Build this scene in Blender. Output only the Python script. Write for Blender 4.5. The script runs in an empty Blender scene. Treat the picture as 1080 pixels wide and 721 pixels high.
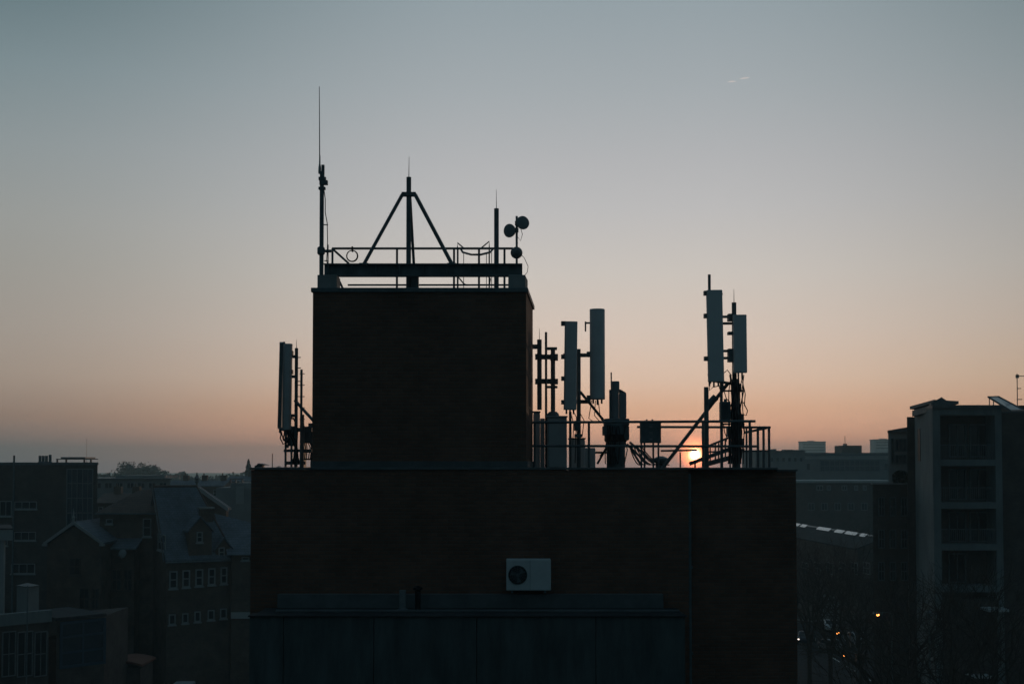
import bpy, bmesh, math, random
from mathutils import Vector, Matrix
R = math.radians
rnd = random.Random(7)
S = bpy.context.scene
COL = S.collection

# ------------------------------------------------------------------ camera model
F, CX, HZ = 1300.0, 540.0, 489.0
TILT = math.radians(2.0)                    # slight upward tilt; the rest of the view height comes from lens shift
CY = HZ - F * math.tan(TILT)
ZC = 22.0
TH = math.atan((HZ - CY) / F)
def P(px, py, Y):
    """point seen at photo pixel (px,py) at distance Y"""
    u = (px - CX) / F; v = (CY - py) / F
    d = Vector((u, math.cos(TH) - v * math.sin(TH), math.sin(TH) + v * math.cos(TH)))
    return d * (Y / d.y) + Vector((0, 0, ZC))
def XA(px, Y):
    return P(px, HZ, Y).x
def ZA(py, Y):
    return P(CX, py, Y).z
def W(n, Y):
    return n * Y / F

cam_d = bpy.data.cameras.new('camera'); cam = bpy.data.objects.new('camera', cam_d); COL.objects.link(cam)
cam.location = (0, 0, ZC); cam.rotation_euler = (R(90) + TH, 0, 0)  # TH equals TILT
cam_d.shift_y = (CY - 360.5) / 1080; cam_d.sensor_width = 36; cam_d.lens = 36 * F / 1080; cam_d.clip_end = 20000; cam_d.clip_start = .1
S.camera = cam

# ------------------------------------------------------------------ materials
def srgb(r, g, b):
    f = lambda c: ((c / 255 + .055) / 1.055) ** 2.4 if c > 10 else c / 255 / 12.92
    return (f(r), f(g), f(b), 1)
MATS = {}
def mat(name, col, rough=.7, metal=0, var=.25, scale=3.0, bump=0.0, spec=.3, dirt=None, stretch=(1, 1, 1)):
    m = bpy.data.materials.new(name); m.use_nodes = True
    nt = m.node_tree; N = nt.nodes; L = nt.links
    b = N['Principled BSDF']
    b.inputs['Roughness'].default_value = rough; b.inputs['Metallic'].default_value = metal
    b.inputs['Specular IOR Level'].default_value = spec
    tc = N.new('ShaderNodeTexCoord'); mp = N.new('ShaderNodeMapping'); mp.inputs['Scale'].default_value = stretch
    L.new(tc.outputs['Object'], mp.inputs['Vector'])
    n1 = N.new('ShaderNodeTexNoise'); n1.inputs['Scale'].default_value = scale; n1.inputs['Detail'].default_value = 6
    n1.inputs['Roughness'].default_value = .65
    L.new(mp.outputs['Vector'], n1.inputs['Vector'])
    rp = N.new('ShaderNodeValToRGB'); rp.color_ramp.elements[0].position = .3; rp.color_ramp.elements[1].position = .72
    c0 = dirt if dirt else tuple(c * (1 - var) for c in col)
    c1 = tuple(min(1, c * (1 + var)) for c in col)
    rp.color_ramp.elements[0].color = (*c0[:3], 1); rp.color_ramp.elements[1].color = (*c1[:3], 1)
    L.new(n1.outputs['Fac'], rp.inputs['Fac']); L.new(rp.outputs['Color'], b.inputs['Base Color'])
    if bump:
        n2 = N.new('ShaderNodeTexNoise'); n2.inputs['Scale'].default_value = scale * 6; n2.inputs['Detail'].default_value = 4
        L.new(mp.outputs['Vector'], n2.inputs['Vector'])
        bp = N.new('ShaderNodeBump'); bp.inputs['Strength'].default_value = bump; bp.inputs['Distance'].default_value = .02
        L.new(n2.outputs['Fac'], bp.inputs['Height']); L.new(bp.outputs['Normal'], b.inputs['Normal'])
    MATS[name] = m
    return m
def brickmat(name, c1, c2, mortar, bw=.225, bh=.075, ms=.010, rough=.9, offset=.5, stain=.35):
    m = bpy.data.materials.new(name); m.use_nodes = True
    nt = m.node_tree; N = nt.nodes; L = nt.links; b = N['Principled BSDF']
    b.inputs['Roughness'].default_value = rough; b.inputs['Specular IOR Level'].default_value = .2
    tc = N.new('ShaderNodeTexCoord'); sp = N.new('ShaderNodeSeparateXYZ'); L.new(tc.outputs['Object'], sp.inputs[0])
    ge = N.new('ShaderNodeNewGeometry'); sn = N.new('ShaderNodeSeparateXYZ'); L.new(ge.outputs['Normal'], sn.inputs[0])
    ab = N.new('ShaderNodeMath'); ab.operation = 'ABSOLUTE'; L.new(sn.outputs['X'], ab.inputs[0])
    gt = N.new('ShaderNodeMath'); gt.operation = 'GREATER_THAN'; gt.inputs[1].default_value = .75; L.new(ab.outputs[0], gt.inputs[0])
    mx = N.new('ShaderNodeMix'); L.new(gt.outputs[0], mx.inputs[0]); L.new(sp.outputs['X'], mx.inputs[2]); L.new(sp.outputs['Y'], mx.inputs[3])
    cb = N.new('ShaderNodeCombineXYZ'); L.new(mx.outputs[0], cb.inputs[0]); L.new(sp.outputs['Z'], cb.inputs[1])
    br = N.new('ShaderNodeTexBrick'); br.inputs['Scale'].default_value = 1; br.offset = offset
    br.inputs['Brick Width'].default_value = bw; br.inputs['Row Height'].default_value = bh
    br.inputs['Mortar Size'].default_value = ms; br.inputs['Mortar Smooth'].default_value = .3; br.inputs['Bias'].default_value = -.1
    br.inputs['Color1'].default_value = (*c1, 1); br.inputs['Color2'].default_value = (*c2, 1); br.inputs['Mortar'].default_value = (*mortar, 1)
    L.new(cb.outputs[0], br.inputs['Vector'])
    ns = N.new('ShaderNodeTexNoise'); ns.inputs['Scale'].default_value = .8; ns.inputs['Detail'].default_value = 7; ns.inputs['Roughness'].default_value = .7
    L.new(tc.outputs['Object'], ns.inputs['Vector'])
    mr = N.new('ShaderNodeMapRange'); mr.inputs[1].default_value = .3; mr.inputs[2].default_value = .7
    mr.inputs[3].default_value = 1 - stain; mr.inputs[4].default_value = 1 + stain * .6
    L.new(ns.outputs['Fac'], mr.inputs[0])
    mm = N.new('ShaderNodeVectorMath'); mm.operation = 'SCALE'
    L.new(br.outputs['Color'], mm.inputs[0]); L.new(mr.outputs[0], mm.inputs['Scale'])
    L.new(mm.outputs[0], b.inputs['Base Color'])
    bp = N.new('ShaderNodeBump'); bp.inputs['Strength'].default_value = .5; bp.inputs['Distance'].default_value = .008; bp.invert = True
    L.new(br.outputs['Fac'], bp.inputs['Height']); L.new(bp.outputs['Normal'], b.inputs['Normal'])
    MATS[name] = m
    return m
def emit(name, col, st):
    m = bpy.data.materials.new(name); m.use_nodes = True
    b = m.node_tree.nodes['Principled BSDF']
    b.inputs['Base Color'].default_value = (*col, 1); b.inputs['Emission Color'].default_value = (*col, 1)
    b.inputs['Emission Strength'].default_value = st
    MATS[name] = m
    return m
def glassmat(name, col, rough=.08):
    m = mat(name, col, rough=rough, var=.2, scale=.6, spec=.5)
    return m

BRICK = brickmat('red_brick', (.245, .125, .085), (.19, .10, .07), (.17, .12, .10), stain=.28)
BRICK2 = brickmat('brown_brick', (.165, .11, .085), (.125, .085, .065), (.18, .16, .14))
BRICK3 = brickmat('dark_brick', (.13, .10, .09), (.10, .08, .07), (.14, .13, .12))
PALEBRICK = brickmat('buff_brick', (.36, .32, .26), (.30, .27, .22), (.34, .32, .30))
SLATE = brickmat('slate', (.16, .19, .22), (.12, .15, .18), (.07, .08, .09), bw=.3, bh=.2, ms=.012, rough=.85)
TILE = brickmat('clay_tile', (.16, .10, .08), (.12, .08, .065), (.06, .05, .045), bw=.25, bh=.18, ms=.012, rough=.7)
CONC = mat('concrete', (.30, .30, .29), rough=.9, var=.3, scale=1.6, bump=.3)
CLAD = mat('grey_cladding', (.105, .12, .12), rough=.7, var=.4, scale=1.3, bump=.3, stretch=(2.2, 1, .45))
FELT = mat('roof_felt', (.055, .057, .06), rough=.9, var=.35, scale=1.2, bump=.4)
LEAD = mat('lead_flashing', (.14, .15, .155), rough=.55, var=.25, scale=2.5)
STEEL = mat('dark_steel', (.15, .18, .19), rough=.6, metal=.1, var=.3, scale=4)
GALV = mat('galvanised_steel', (.26, .28, .29), rough=.5, metal=.4, var=.25, scale=8)
RADOME = mat('grey_radome', (.74, .74, .73), rough=.5, var=.08, scale=2.5)
DISHM = mat('dish_grey', (.27, .29, .30), rough=.5, var=.1, scale=5)
WHITEM = mat('white_painted_metal', (.62, .64, .64), rough=.45, var=.08, scale=4)
CABLE = mat('black_cable', (.025, .025, .027), rough=.6, var=.2)
BLACK = mat('black_plastic', (.02, .02, .022), rough=.5, var=.2)
CAB = mat('grey_cabinet', (.62, .64, .64), rough=.5, var=.1, scale=2)
TRIM = mat('white_trim', (.38, .39, .385), rough=.55, var=.12, scale=2)
GLASS = glassmat('dark_glass', (.03, .035, .04))
GLASSB = glassmat('blue_glass', (.05, .07, .09), .15)
BLUEF = mat('blue_frame', (.05, .09, .13), rough=.5, var=.15)
RENDER = mat('grey_render', (.225, .25, .25), rough=.85, var=.28, scale=.9, stretch=(1, 1, .3))
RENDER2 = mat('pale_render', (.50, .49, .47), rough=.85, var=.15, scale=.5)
OFFICE = mat('office_concrete', (.26, .27, .27), rough=.85, var=.2, scale=.3)
ASPH = mat('asphalt', (.042, .042, .044), rough=.95, spec=.05, var=.3, scale=.8, bump=.2)
PAVE = brickmat('paving', (.18, .175, .17), (.15, .148, .142), (.08, .08, .08), bw=.6, bh=.6, ms=.012)
MARK = mat('road_paint', (.75, .75, .72), rough=.7, var=.15)
SOIL = mat('city_ground', (.06, .06, .055), rough=.95, spec=.05, var=.4, scale=.05)
BARK = mat('bark', (.07, .058, .048), rough=.95, var=.4, scale=6)
LEAF = mat('dark_leaf', (.045, .06, .035), rough=.7, var=.35, scale=1.5)
LEAF2 = mat('conifer_leaf', (.03, .045, .03), rough=.75, var=.3, scale=1.5)
RUST = mat('rusty_sheet', (.22, .10, .07), rough=.7, var=.3, scale=1)
SOLAR = mat('solar_glass', (.18, .22, .28), rough=.12, var=.15, scale=1, spec=.6)
METALRF = mat('metal_ridge', (.46, .48, .48), rough=.22, metal=.8, var=.1)
SHEET = mat('grey_sheet_roof', (.05, .06, .062), rough=.95, spec=.05, var=.3, scale=.4)
CARS = [mat('silver_paint', (.45, .46, .47), rough=.25, metal=.5, var=.05), mat('dark_paint', (.04, .045, .06), rough=.2, var=.05),
        mat('white_paint', (.72, .72, .72), rough=.3, var=.04)]
TYRE = mat('tyre_rubber', (.02, .02, .02), rough=.85)
AMBER = emit('amber_lamp', (1.0, .33, .07), 9.0)
HEADL = emit('headlamp', (1.0, .85, .7), 2.2)

# ------------------------------------------------------------------ mesh helpers
class MB:
    def __init__(s): s.v = []; s.f = []
    def add(s, vs, fs):
        o = len(s.v); s.v += [Vector(q) for q in vs]; s.f += [[i + o for i in f] for f in fs]; return s
    def box(s, x0, x1, y0, y1, z0, z1):
        return s.add([(x0, y0, z0), (x1, y0, z0), (x1, y1, z0), (x0, y1, z0), (x0, y0, z1), (x1, y0, z1), (x1, y1, z1), (x0, y1, z1)],
                     [(0, 3, 2, 1), (4, 5, 6, 7), (0, 1, 5, 4), (1, 2, 6, 5), (2, 3, 7, 6), (3, 0, 4, 7)])
    def ext(s, pts, vec):
        pts = [Vector(p) for p in pts]; vec = Vector(vec); n = len(pts)
        return s.add(pts + [p + vec for p in pts], [list(range(n))[::-1], list(range(n, 2 * n))] +
                     [(i, (i + 1) % n, n + (i + 1) % n, n + i) for i in range(n)])
    def prism(s, xy, z0, z1):
        return s.ext([(x, y, z0) for x, y in xy], (0, 0, z1 - z0))
    def tube(s, p, q, r, n=10, r2=None, cap=True):
        p = Vector(p); q = Vector(q); d = (q - p)
        if d.length < 1e-6: return s
        d.normalize(); a = d.orthogonal().normalized(); b = d.cross(a); r2 = r if r2 is None else r2
        vs = []
        for c, rr in ((p, r), (q, r2)):
            for i in range(n):
                t = 2 * math.pi * i / n; vs.append(c + a * (math.cos(t) * rr) + b * (math.sin(t) * rr))
        fs = [(i, (i + 1) % n, n + (i + 1) % n, n + i) for i in range(n)]
        if cap: fs += [list(range(n))[::-1], list(range(n, 2 * n))]
        return s.add(vs, fs)
    def path(s, pts, r, n=6):
        pts = [Vector(p) for p in pts]; vs = []; fs = []
        a = None
        for k, p in enumerate(pts):
            d = (pts[min(k + 1, len(pts) - 1)] - pts[max(k - 1, 0)]).normalized()
            a = d.orthogonal().normalized() if a is None else (a - d * a.dot(d)).normalized()
            b = d.cross(a)
            for i in range(n):
                t = 2 * math.pi * i / n; vs.append(p + a * (math.cos(t) * r) + b * (math.sin(t) * r))
        for k in range(len(pts) - 1):
            for i in range(n):
                fs.append((k * n + i, k * n + (i + 1) % n, (k + 1) * n + (i + 1) % n, (k + 1) * n + i))
        fs += [list(range(n))[::-1], list(range((len(pts) - 1) * n, len(pts) * n))]
        return s.add(vs, fs)
    def bar(s, p, q, w, h, up=(0, 0, 1)):
        """rectangular bar from p to q, w sideways, h along up"""
        p = Vector(p); q = Vector(q); d = (q - p).normalized(); up = Vector(up)
        if abs(d.dot(up)) > .98: up = Vector((0, 1, 0))
        a = d.cross(up).normalized() * (w / 2); b = a.cross(d).normalized() * (h / 2)
        return s.ext([p - a - b, p + a - b, p + a + b, p - a + b], q - p)
    def lathe(s, prof, o, d, n=20):
        """prof: list of (r, t) along axis d from o"""
        o = Vector(o); d = Vector(d).normalized(); a = d.orthogonal().normalized(); b = d.cross(a); vs = []; fs = []
        for r, t in prof:
            for i in range(n):
                w = 2 * math.pi * i / n; vs.append(o + d * t + a * (math.cos(w) * r) + b * (math.sin(w) * r))
        for k in range(len(prof) - 1):
            for i in range(n):
                fs.append((k * n + i, k * n + (i + 1) % n, (k + 1) * n + (i + 1) % n, (k + 1) * n + i))
        fs += [list(range(n))[::-1], list(range((len(prof) - 1) * n, len(prof) * n))]
        return s.add(vs, fs)
WL = {}
def wloc(o): return WL.get(o.name, Vector((0, 0, 0)))
def sanitize(o): return o
def part(name, mb, m, parent=None, bevel=0, smooth=None):
    o0 = wloc(parent) if parent else Vector((0, 0, 0))
    me = bpy.data.meshes.new(name)
    me.from_pydata([tuple(v - o0) for v in mb.v], [], mb.f)
    bm = bmesh.new(); bm.from_mesh(me); bmesh.ops.recalc_face_normals(bm, faces=bm.faces); bm.to_mesh(me); bm.free()
    me.materials.append(m)
    if smooth:
        me.shade_smooth(); me.set_sharp_from_angle(angle=R(smooth))
    o = bpy.data.objects.new(name, me); COL.objects.link(o)
    WL[o.name] = o0
    if parent: o.parent = parent
    if bevel:
        md = o.modifiers.new('bevel', 'BEVEL'); md.width = bevel; md.segments = 2; md.limit_method = 'ANGLE'; md.angle_limit = R(50)
    return o
def tag(o, label=None, cat=None, group=None, kind=None):
    if label: o['label'] = label
    if cat: o['category'] = cat
    if group: o['group'] = group
    if kind: o['kind'] = kind
    return o
def thing(name, label, cat, loc, group=None):
    o = bpy.data.objects.new(name, None); COL.objects.link(o); o.location = loc; o.empty_display_size = .3
    WL[o.name] = Vector(loc)
    return tag(o, label, cat, group)
def sag(p, q, drop, n=10, side=(0, 0, 0)):
    p = Vector(p); q = Vector(q); out = []
    for i in range(n + 1):
        t = i / n; k = 4 * t * (1 - t)
        out.append(p.lerp(q, t) + Vector((0, 0, -drop)) * k + Vector(side) * k)
    return out

# ================================================================== SETTING: ground, road
gm = MB(); gm.add([(-3000, -3000, 0), (3000, -3000, 0), (3000, 3000, 0), (-3000, 3000, 0)], [(0, 1, 2, 3)])
tag(part('ground', gm, SOIL), kind='structure')
rm = MB(); rm.box(27, 46, 20, 172, -.05, .004); rm.box(-60, 46, 146, 172, -.05, .008)
tag(part('road', rm, ASPH), kind='structure')
km = MB(); km.box(23.6, 27, 20, 146, -.05, .12); km.box(46, 49, 20, 150, -.05, .12); km.box(-60, 46, 172, 175, -.05, .12)
tag(part('pavement', km, PAVE), kind='structure')
mm = MB()
for i in range(20): mm.box(36.4, 36.55, 24 + i * 6, 27 + i * 6, .005, .012)
tag(part('road_markings', mm, MARK), kind='structure')

# ================================================================== MAIN BUILDING
YF = 26.0
ZR = ZC - .25          # roof surface
mb_ = thing('brick_building', 'dark red brick roof block with a square tower, filling the middle of the view', 'building', (0, 30, 0))
xl, xj, xr = XA(265, YF), XA(726, YF), XA(841, YF)
part('wall', MB().prism([(xl, YF), (xj, YF), (xj, 37), (xl, 37)], 0, ZR), BRICK, mb_)
tag(part('wall', MB().prism([(xj + .003, YF + .14), (xr, YF + .14), (xr + .6, 37), (xj + .003, 37)], 0, ZR - .02), BRICK, mb_), 'right section of brick wall set slightly back')
# parapet upstands and coping
pw = MB(); pw.box(xl, xj, YF, YF + .24, ZR + .003, ZC - .125); pw.box(xj + .003, xr, YF + .14, YF + .38, ZR - .015, ZC - .155); pw.box(xj + .003, XA(820, YF), YF + .15, YF + .37, ZC - .157, ZC - .12)
pw.box(xl, xl + .24, YF + .243, 36.9, ZR + .003, ZC - .125)
part('parapet', pw, BRICK, mb_)
cp = MB(); cp.box(xl - .03, XA(820, YF), YF - .035, YF + .28, ZC - .122, ZC - .075); cp.box(XA(820, YF) + .003, xr + .03, YF + .1, YF + .42, ZC - .152, ZC - .11)
cp.box(xl - .03, xl + .28, YF + .283, 36.9, ZC - .122, ZC - .075)
part('coping', cp, LEAD, mb_, bevel=.006)
part('roof', MB().box(xl + .25, xr - .1, YF + .45, 36.8, ZR + .003, ZR + .02), FELT, mb_)
# tower
YT, YB = 26.6, 29.6
tl, tr, trb, tlb = XA(329, YT), XA(555, YT), XA(562, YB), XA(329, YT) + .19
zt = ZA(303.5, YT)
tower = part('tower', MB().prism([(tl, YT), (tr, YT), (trb, YB), (tlb, YB)], ZR + .004, zt - .1), BRICK, mb_)
part('coping', MB().prism([(tl - .04, YT - .04), (tr + .04, YT - .04), (trb + .045, YB + .04), (tlb - .04, YB + .04)], zt - .097, zt), STEEL, tower, bevel=.01)
part('flashing', MB().prism([(tl - .03, YT - .03), (tr + .03, YT - .03), (trb + .035, YB + .03), (tlb - .03, YB + .03)], ZR + .006, ZC + .06), LEAD, tower)
# joint / downpipe on the front wall
dp = MB(); dp.tube((xj + .02, YF + .06, 0.1), (xj + .02, YF + .06, ZR + .04), .045, 10)
for z in (14.5, 16.2, 18, 19.8, 21.2): dp.box(xj - .05, xj + .09, YF + .05, YF + .15, z, z + .05)
part('downpipe', dp, STEEL, mb_, smooth=40)
# lower flat roof volume in front
YN = 24.7
zl = ZA(641, YF)
lx0, lx1 = XA(281, YF), XA(722, YN)
part('lower_block', MB().box(lx0, lx1, YN + .34, YF - .003, 0, zl), CLAD, mb_)
fw = MB(); cuts = [264, 300, 395, 503, 628, 722]
for a, b in zip(cuts[:-1], cuts[1:]): fw.box(XA(a, YN) + .005, XA(b, YN) - .005, YN, YN + .33, 0, zl - .02)
part('lower_front_wall', fw, CLAD, mb_, bevel=.012)
part('lower_coping', MB().box(XA(264, YN) - .02, lx1 + .03, YN - .04, YN + .37, zl - .017, zl + .012), FELT, mb_, bevel=.006)
part('lower_roof', MB().box(lx0 + .02, lx1 - .02, YN + .38, YF - .01, zl + .003, zl + .012), FELT, mb_)
up = MB(); up.box(XA(292, 25.7), XA(700, 25.7), YF - .16, YF - .005, zl + .014, zl + .31)
up.box(XA(292, 25.2), XA(716, 25.2), 25.16, 25.26, zl + .014, zl + .06)
part('upstand', up, LEAD, mb_, bevel=.01)
pp = thing('vent_pipe', 'pale upright vent pipe on the lower flat roof, standing by a darker one', 'pipe', (XA(425, 25.3), 25.3, zl + .012))
part('pipe', MB().tube((XA(425, 25.3), 25.3, zl + .012), (XA(425, 25.3), 25.3, zl + .45), .07, 14), GALV, pp, smooth=40)
part('collar', MB().lathe([(.12, 0), (.11, .05), (.075, .07)], (XA(425, 25.3), 25.3, zl + .012), (0, 0, 1)), LEAD, pp, smooth=40)
pp = thing('vent_stub', 'short black vent stub right of the pale vent pipe on the lower roof', 'pipe', (XA(441, 25.5), 25.5, zl + .012))
part('pipe', MB().tube((XA(441, 25.5), 25.5, zl + .012), (XA(441, 25.5), 25.5, zl + .42), .06, 14), BLACK, pp, smooth=40)
part('cowl', MB().lathe([(.03, 0), (.10, .02), (.10, .06), (.02, .10)], (XA(441, 25.5), 25.5, zl + .42), (0, 0, 1)), BLACK, pp, smooth=40)

# ---- air conditioner
ax0, ax1, az0, az1 = XA(534, YF - .35), XA(581, YF - .35), ZA(622.5, YF - .35), ZA(589.5, YF - .35)
ac = thing('air_conditioner', 'white box air conditioner with round black fan grille on the brick wall', 'air conditioner', ((ax0 + ax1) / 2, YF - .2, az0))
part('casing', MB().box(ax0, ax1, YF - .35, YF - .05, az0, az1), WHITEM, ac, bevel=.018)
fx, fz, fr = XA(546, YF - .36), ZA(606, YF - .36), W(10, 25.6)
part('fan_recess', MB().tube((fx, YF - .356, fz), (fx, YF - .348, fz), fr, 40), BLACK, ac)
g = MB()
for k in range(1, 6):
    rr = fr * k / 5.2; g.path([(fx + rr * math.cos(t * math.pi / 16), YF - .366, fz + rr * math.sin(t * math.pi / 16)) for t in range(33)], .004, 5)
for k in range(8):
    t = k * math.pi / 8; g.tube((fx - fr * math.cos(t), YF - .362, fz - fr * math.sin(t)), (fx + fr * math.cos(t), YF - .362, fz + fr * math.sin(t)), .004, 5)
part('fan_grille', g, STEEL, ac)
fb = MB()
for k in range(3):
    t = k * 2.094 + .4
    fb.ext([(fx + .03 * math.cos(t), YF - .3585, fz + .03 * math.sin(t)), (fx + fr * .85 * math.cos(t), YF - .3585, fz + fr * .85 * math.sin(t)), (fx + fr * .75 * math.cos(t + .7), YF - .3585, fz + fr * .75 * math.sin(t + .7))], (0, .002, 0))
part('fan', fb, STEEL, ac)
for x in (ax0 + .12, ax1 - .12):
    part('bracket', MB().box(x - .02, x + .02, YF - .38, YF, az0 - .045, az0 - .003).box(x - .02, x + .02, YF - .04, YF, az0 - .003, az0 + .25), STEEL, ac)
part('panel_seam', MB().box(XA(559, YF - .35) - .003, XA(559, YF - .35) + .003, YF - .353, YF - .3505, az0 + .02, az1 - .02), STEEL, ac)

# ================================================================== TOWER TOP
YG = 27.1
def V(x, y, z): return Vector((x, y, z))
# support girder on pads
bx0, bx1 = XA(341, YG), XA(551, YG)
bz0, bz1 = ZA(291.5, YG), ZA(278.5, YG)
gd = thing('steel_girder', 'long dark steel girder across the tower top on two pale pads', 'girder', ((bx0 + bx1) / 2, YG, zt))
gi = MB(); gi.box(bx0, bx1, YG - .11, YG + .11, bz1 - .025, bz1); gi.box(bx0, bx1, YG - .11, YG + .11, bz0, bz0 + .025); gi.box(bx0, bx1, YG - .012, YG + .012, bz0 + .025, bz1 - .025)
for k in range(9): x = bx0 + .1 + k * (bx1 - bx0 - .2) / 8; gi.box(x - .006, x + .006, YG - .1, YG + .1, bz0 + .026, bz1 - .026)
part('girder', gi, STEEL, gd)
part('pad', MB().box(XA(335.5, YG), XA(356, YG), YG - .25, YG + .3, zt, bz0 - .001), CONC, gd, bevel=.015)
part('pad', MB().prism([(XA(536, YG), YG - .25), (XA(554, YG), YG - .25), (XA(557, YG), YG + .5), (XA(537, YG), YG + .5)], zt, bz0 - .001), CONC, gd, bevel=.015)
# tripod mast
tx, ty = XA(430.3, 27.45), 27.45
tm = thing('tripod_mast', 'dark tripod mast with three splayed legs and a thin spike, middle of tower top', 'mast', (tx, ty, zt))
part('pole', MB().tube((tx, ty, zt + .06), (tx, ty, ZA(187, ty)), .055, 14), STEEL, tm, smooth=40)
zc_ = ZA(205, ty)
cl = MB(); cl.lathe([(.07, -.05), (.095, -.04), (.095, .04), (.07, .05)], (tx, ty, zc_), (0, 0, 1)); cl.box(tx - .16, tx + .16, ty - .03, ty + .03, zc_ - .05, zc_ + .05)
part('collar', cl, STEEL, tm)
for (qx, qy, qY) in ((384, 277.5, 27.12), (476.5, 277.5, 27.12)):
    q = P(qx, qy, qY); q.z = bz1 + .01
    lg = MB(); s0 = V(tx + (.14 if qx > 430 else -.14), ty - .01, zc_); lg.bar(s0, q, .07, .07)
    lo = part('leg', lg, STEEL, tm)
    part('foot_plate', MB().box(q.x - .1, q.x + .1, q.y - .08, q.y + .08, bz1 + .001, bz1 + .02), STEEL, lo)
q = V(XA(437.5, 28.7), 28.9, zt + .02)
lo = part('leg', MB().bar(V(tx + .02, ty + .07, zc_), q, .06, .06), STEEL, tm)
part('foot_plate', MB().box(q.x - .12, q.x + .12, q.y - .12, q.y + .12, zt + .001, zt + .02), STEEL, lo)
part('base_plate', MB().box(XA(427, ty), XA(446, ty), ty - .2, ty + .2, zt, zt + .10), STEEL, tm, bevel=.01)
part('pedestal', MB().box(XA(433, ty), XA(441, ty), ty - .1, ty + .1, zt + .101, ZA(291, ty)), STEEL, tm)
part('spike', MB().tube((tx, ty, ZA(187, ty)), (tx + .005, ty, ZA(165, ty)), .010, 6, r2=.004), GALV, tm)
# guard rail
gz = ZA(262, 28.9); YGR = 28.9
gr = thing('guard_rail', 'thin dark guard rail along the tower top behind the girder', 'railing', (0 - 2, YGR, zt))
r_ = MB(); r_.tube((XA(349, YGR), YGR, gz), (XA(541, YGR), YGR, gz), .028, 8); part('top_rail', r_, STEEL, gr, smooth=40)
r_ = MB(); r_.tube((XA(366, YGR), YGR, ZA(300.5, YGR)), (XA(536, YGR), YGR, ZA(300.5, YGR)), .022, 8); part('bottom_rail', r_, STEEL, gr, smooth=40)
for px in (349.5, 418, 478.5, 482.5, 505, 532):
    part('post', MB().tube((XA(px, YGR), YGR, zt), (XA(px, YGR), YGR, gz), .026 if px != 482.5 else .02, 8), STEEL, gr, smooth=40)
part('brace', MB().bar((XA(350, YGR), YGR - .02, gz - .02), (XA(367, YGR), YGR - .02, ZA(278, YGR)), .03, .05), STEEL, gr)
part('brace', MB().bar((XA(354, YGR), YGR - .02, ZA(290, YGR)), (XA(367, YGR), YGR - .02, zt + .02), .03, .05), STEEL, gr)
# cable coil on the rail
cc = MB(); c0 = P(371.5, 270, YGR - .06); rr = W(6.2, YGR)
for k in range(3): cc.path([(c0.x + (rr - .01 * k) * math.cos(t * math.pi / 16), c0.y - .014 * k, c0.z + (rr - .008 * k) * math.sin(t * math.pi / 16)) for t in range(33)], .007, 5)
co = thing('cable_coil', 'small round coil of thin cable hanging from the guard rail', 'cable', (c0.x, c0.y, c0.z - rr))
part('loop', cc, CABLE, co, smooth=60)
part('tie', MB().box(c0.x - .015, c0.x + .015, c0.y - .035, YGR + .03, c0.z + rr - .03, gz + .035), BLACK, co)
# ladder with hoop
ld = thing('access_ladder', 'thin access ladder head with a curved hoop at the back of the guard rail', 'ladder', (XA(500, 29.75), 29.75, zt))
YL = 29.78
for k, (pa, pt) in enumerate(((482.5, 256), (516, 254.5))):
    part('stile', MB().path([P(pa, 312, YL), P(pa, 262, YL), P(pa, pt, YL), P(pa + (7 if k == 0 else -9), 262, YL + .02)], .018, 6), STEEL, ld, smooth=40)
hp = MB(); hp.path([P(486, 262.5, YL), P(488, 266, YL - .3), P(497, 268.5, YL - .55), P(507, 268.5, YL - .55), P(517, 266, YL - .3), P(520, 262.5, YL)], .026, 6)
part('hoop', hp, STEEL, ld, smooth=40)
for px in (489, 513, 518.5):
    part('strap', MB().tube(P(px, 266, YL - .25), P(px, 308, YL - .25), .009, 5), STEEL, ld)
rg = MB()
for k in range(9): rg.tube(P(482.5, 306 - k * 5.4, YL), P(516, 306 - k * 5.4, YL), .0075, 5)
part('rung', MB().tube(P(482.5, 300, YL), P(516, 300, YL), .011, 5), STEEL, ld)
part('rung', MB().tube(P(482.5, 286, YL), P(516, 286, YL), .011, 5), STEEL, ld)
part('strap', MB().path([P(482, 291, YL), P(485, 294, YL - .2), P(489, 299, YL - .3), P(493, 301, YL - .3)], .018, 5), STEEL, ld)
part('strap', MB().path([P(516, 300, YL), P(517, 294, YL - .1), P(515, 291, YL - .1)], .022, 5), STEEL, ld)
# left whip mast
wx, wy = XA(337.9, 27.35), 27.35
wm = thing('whip_mast', 'tall thin whip antenna on a steel pole at the left end of the tower', 'antenna mast', (wx, wy, zt))
part('pole', MB().tube((wx, wy, zt), (wx, wy, ZA(181, wy)), .048, 12), STEEL, wm, smooth=40)
part('top_bracket', MB().box(wx - .01, wx + .055, wy - .03, wy + .03, ZA(186, wy), ZA(174, wy)), STEEL, wm)
br = MB(); br.box(wx - .07, wx + .09, wy - .05, wy + .05, ZA(190, wy), ZA(187, wy)); br.box(wx - .07, wx + .08, wy - .05, wy + .05, ZA(200, wy), ZA(197.5, wy)); br.box(wx - .05, wx + .13, wy - .05, wy + .05, ZA(195, wy), ZA(190.5, wy))
part('clamp', br, STEEL, wm)
part('clamp', MB().lathe([(.06, -.09), (.085, -.06), (.085, .06), (.06, .09)], (wx - .01, wy, ZA(264.5, wy)), (0, 0, 1)), STEEL, wm)
part('clamp', MB().box(wx, wx + .23, wy - .04, wy + .04, ZA(266, wy), ZA(263.5, wy)), STEEL, wm)
p0 = V(P(337.2, 181, wy).x, wy, ZA(181, wy))
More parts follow.
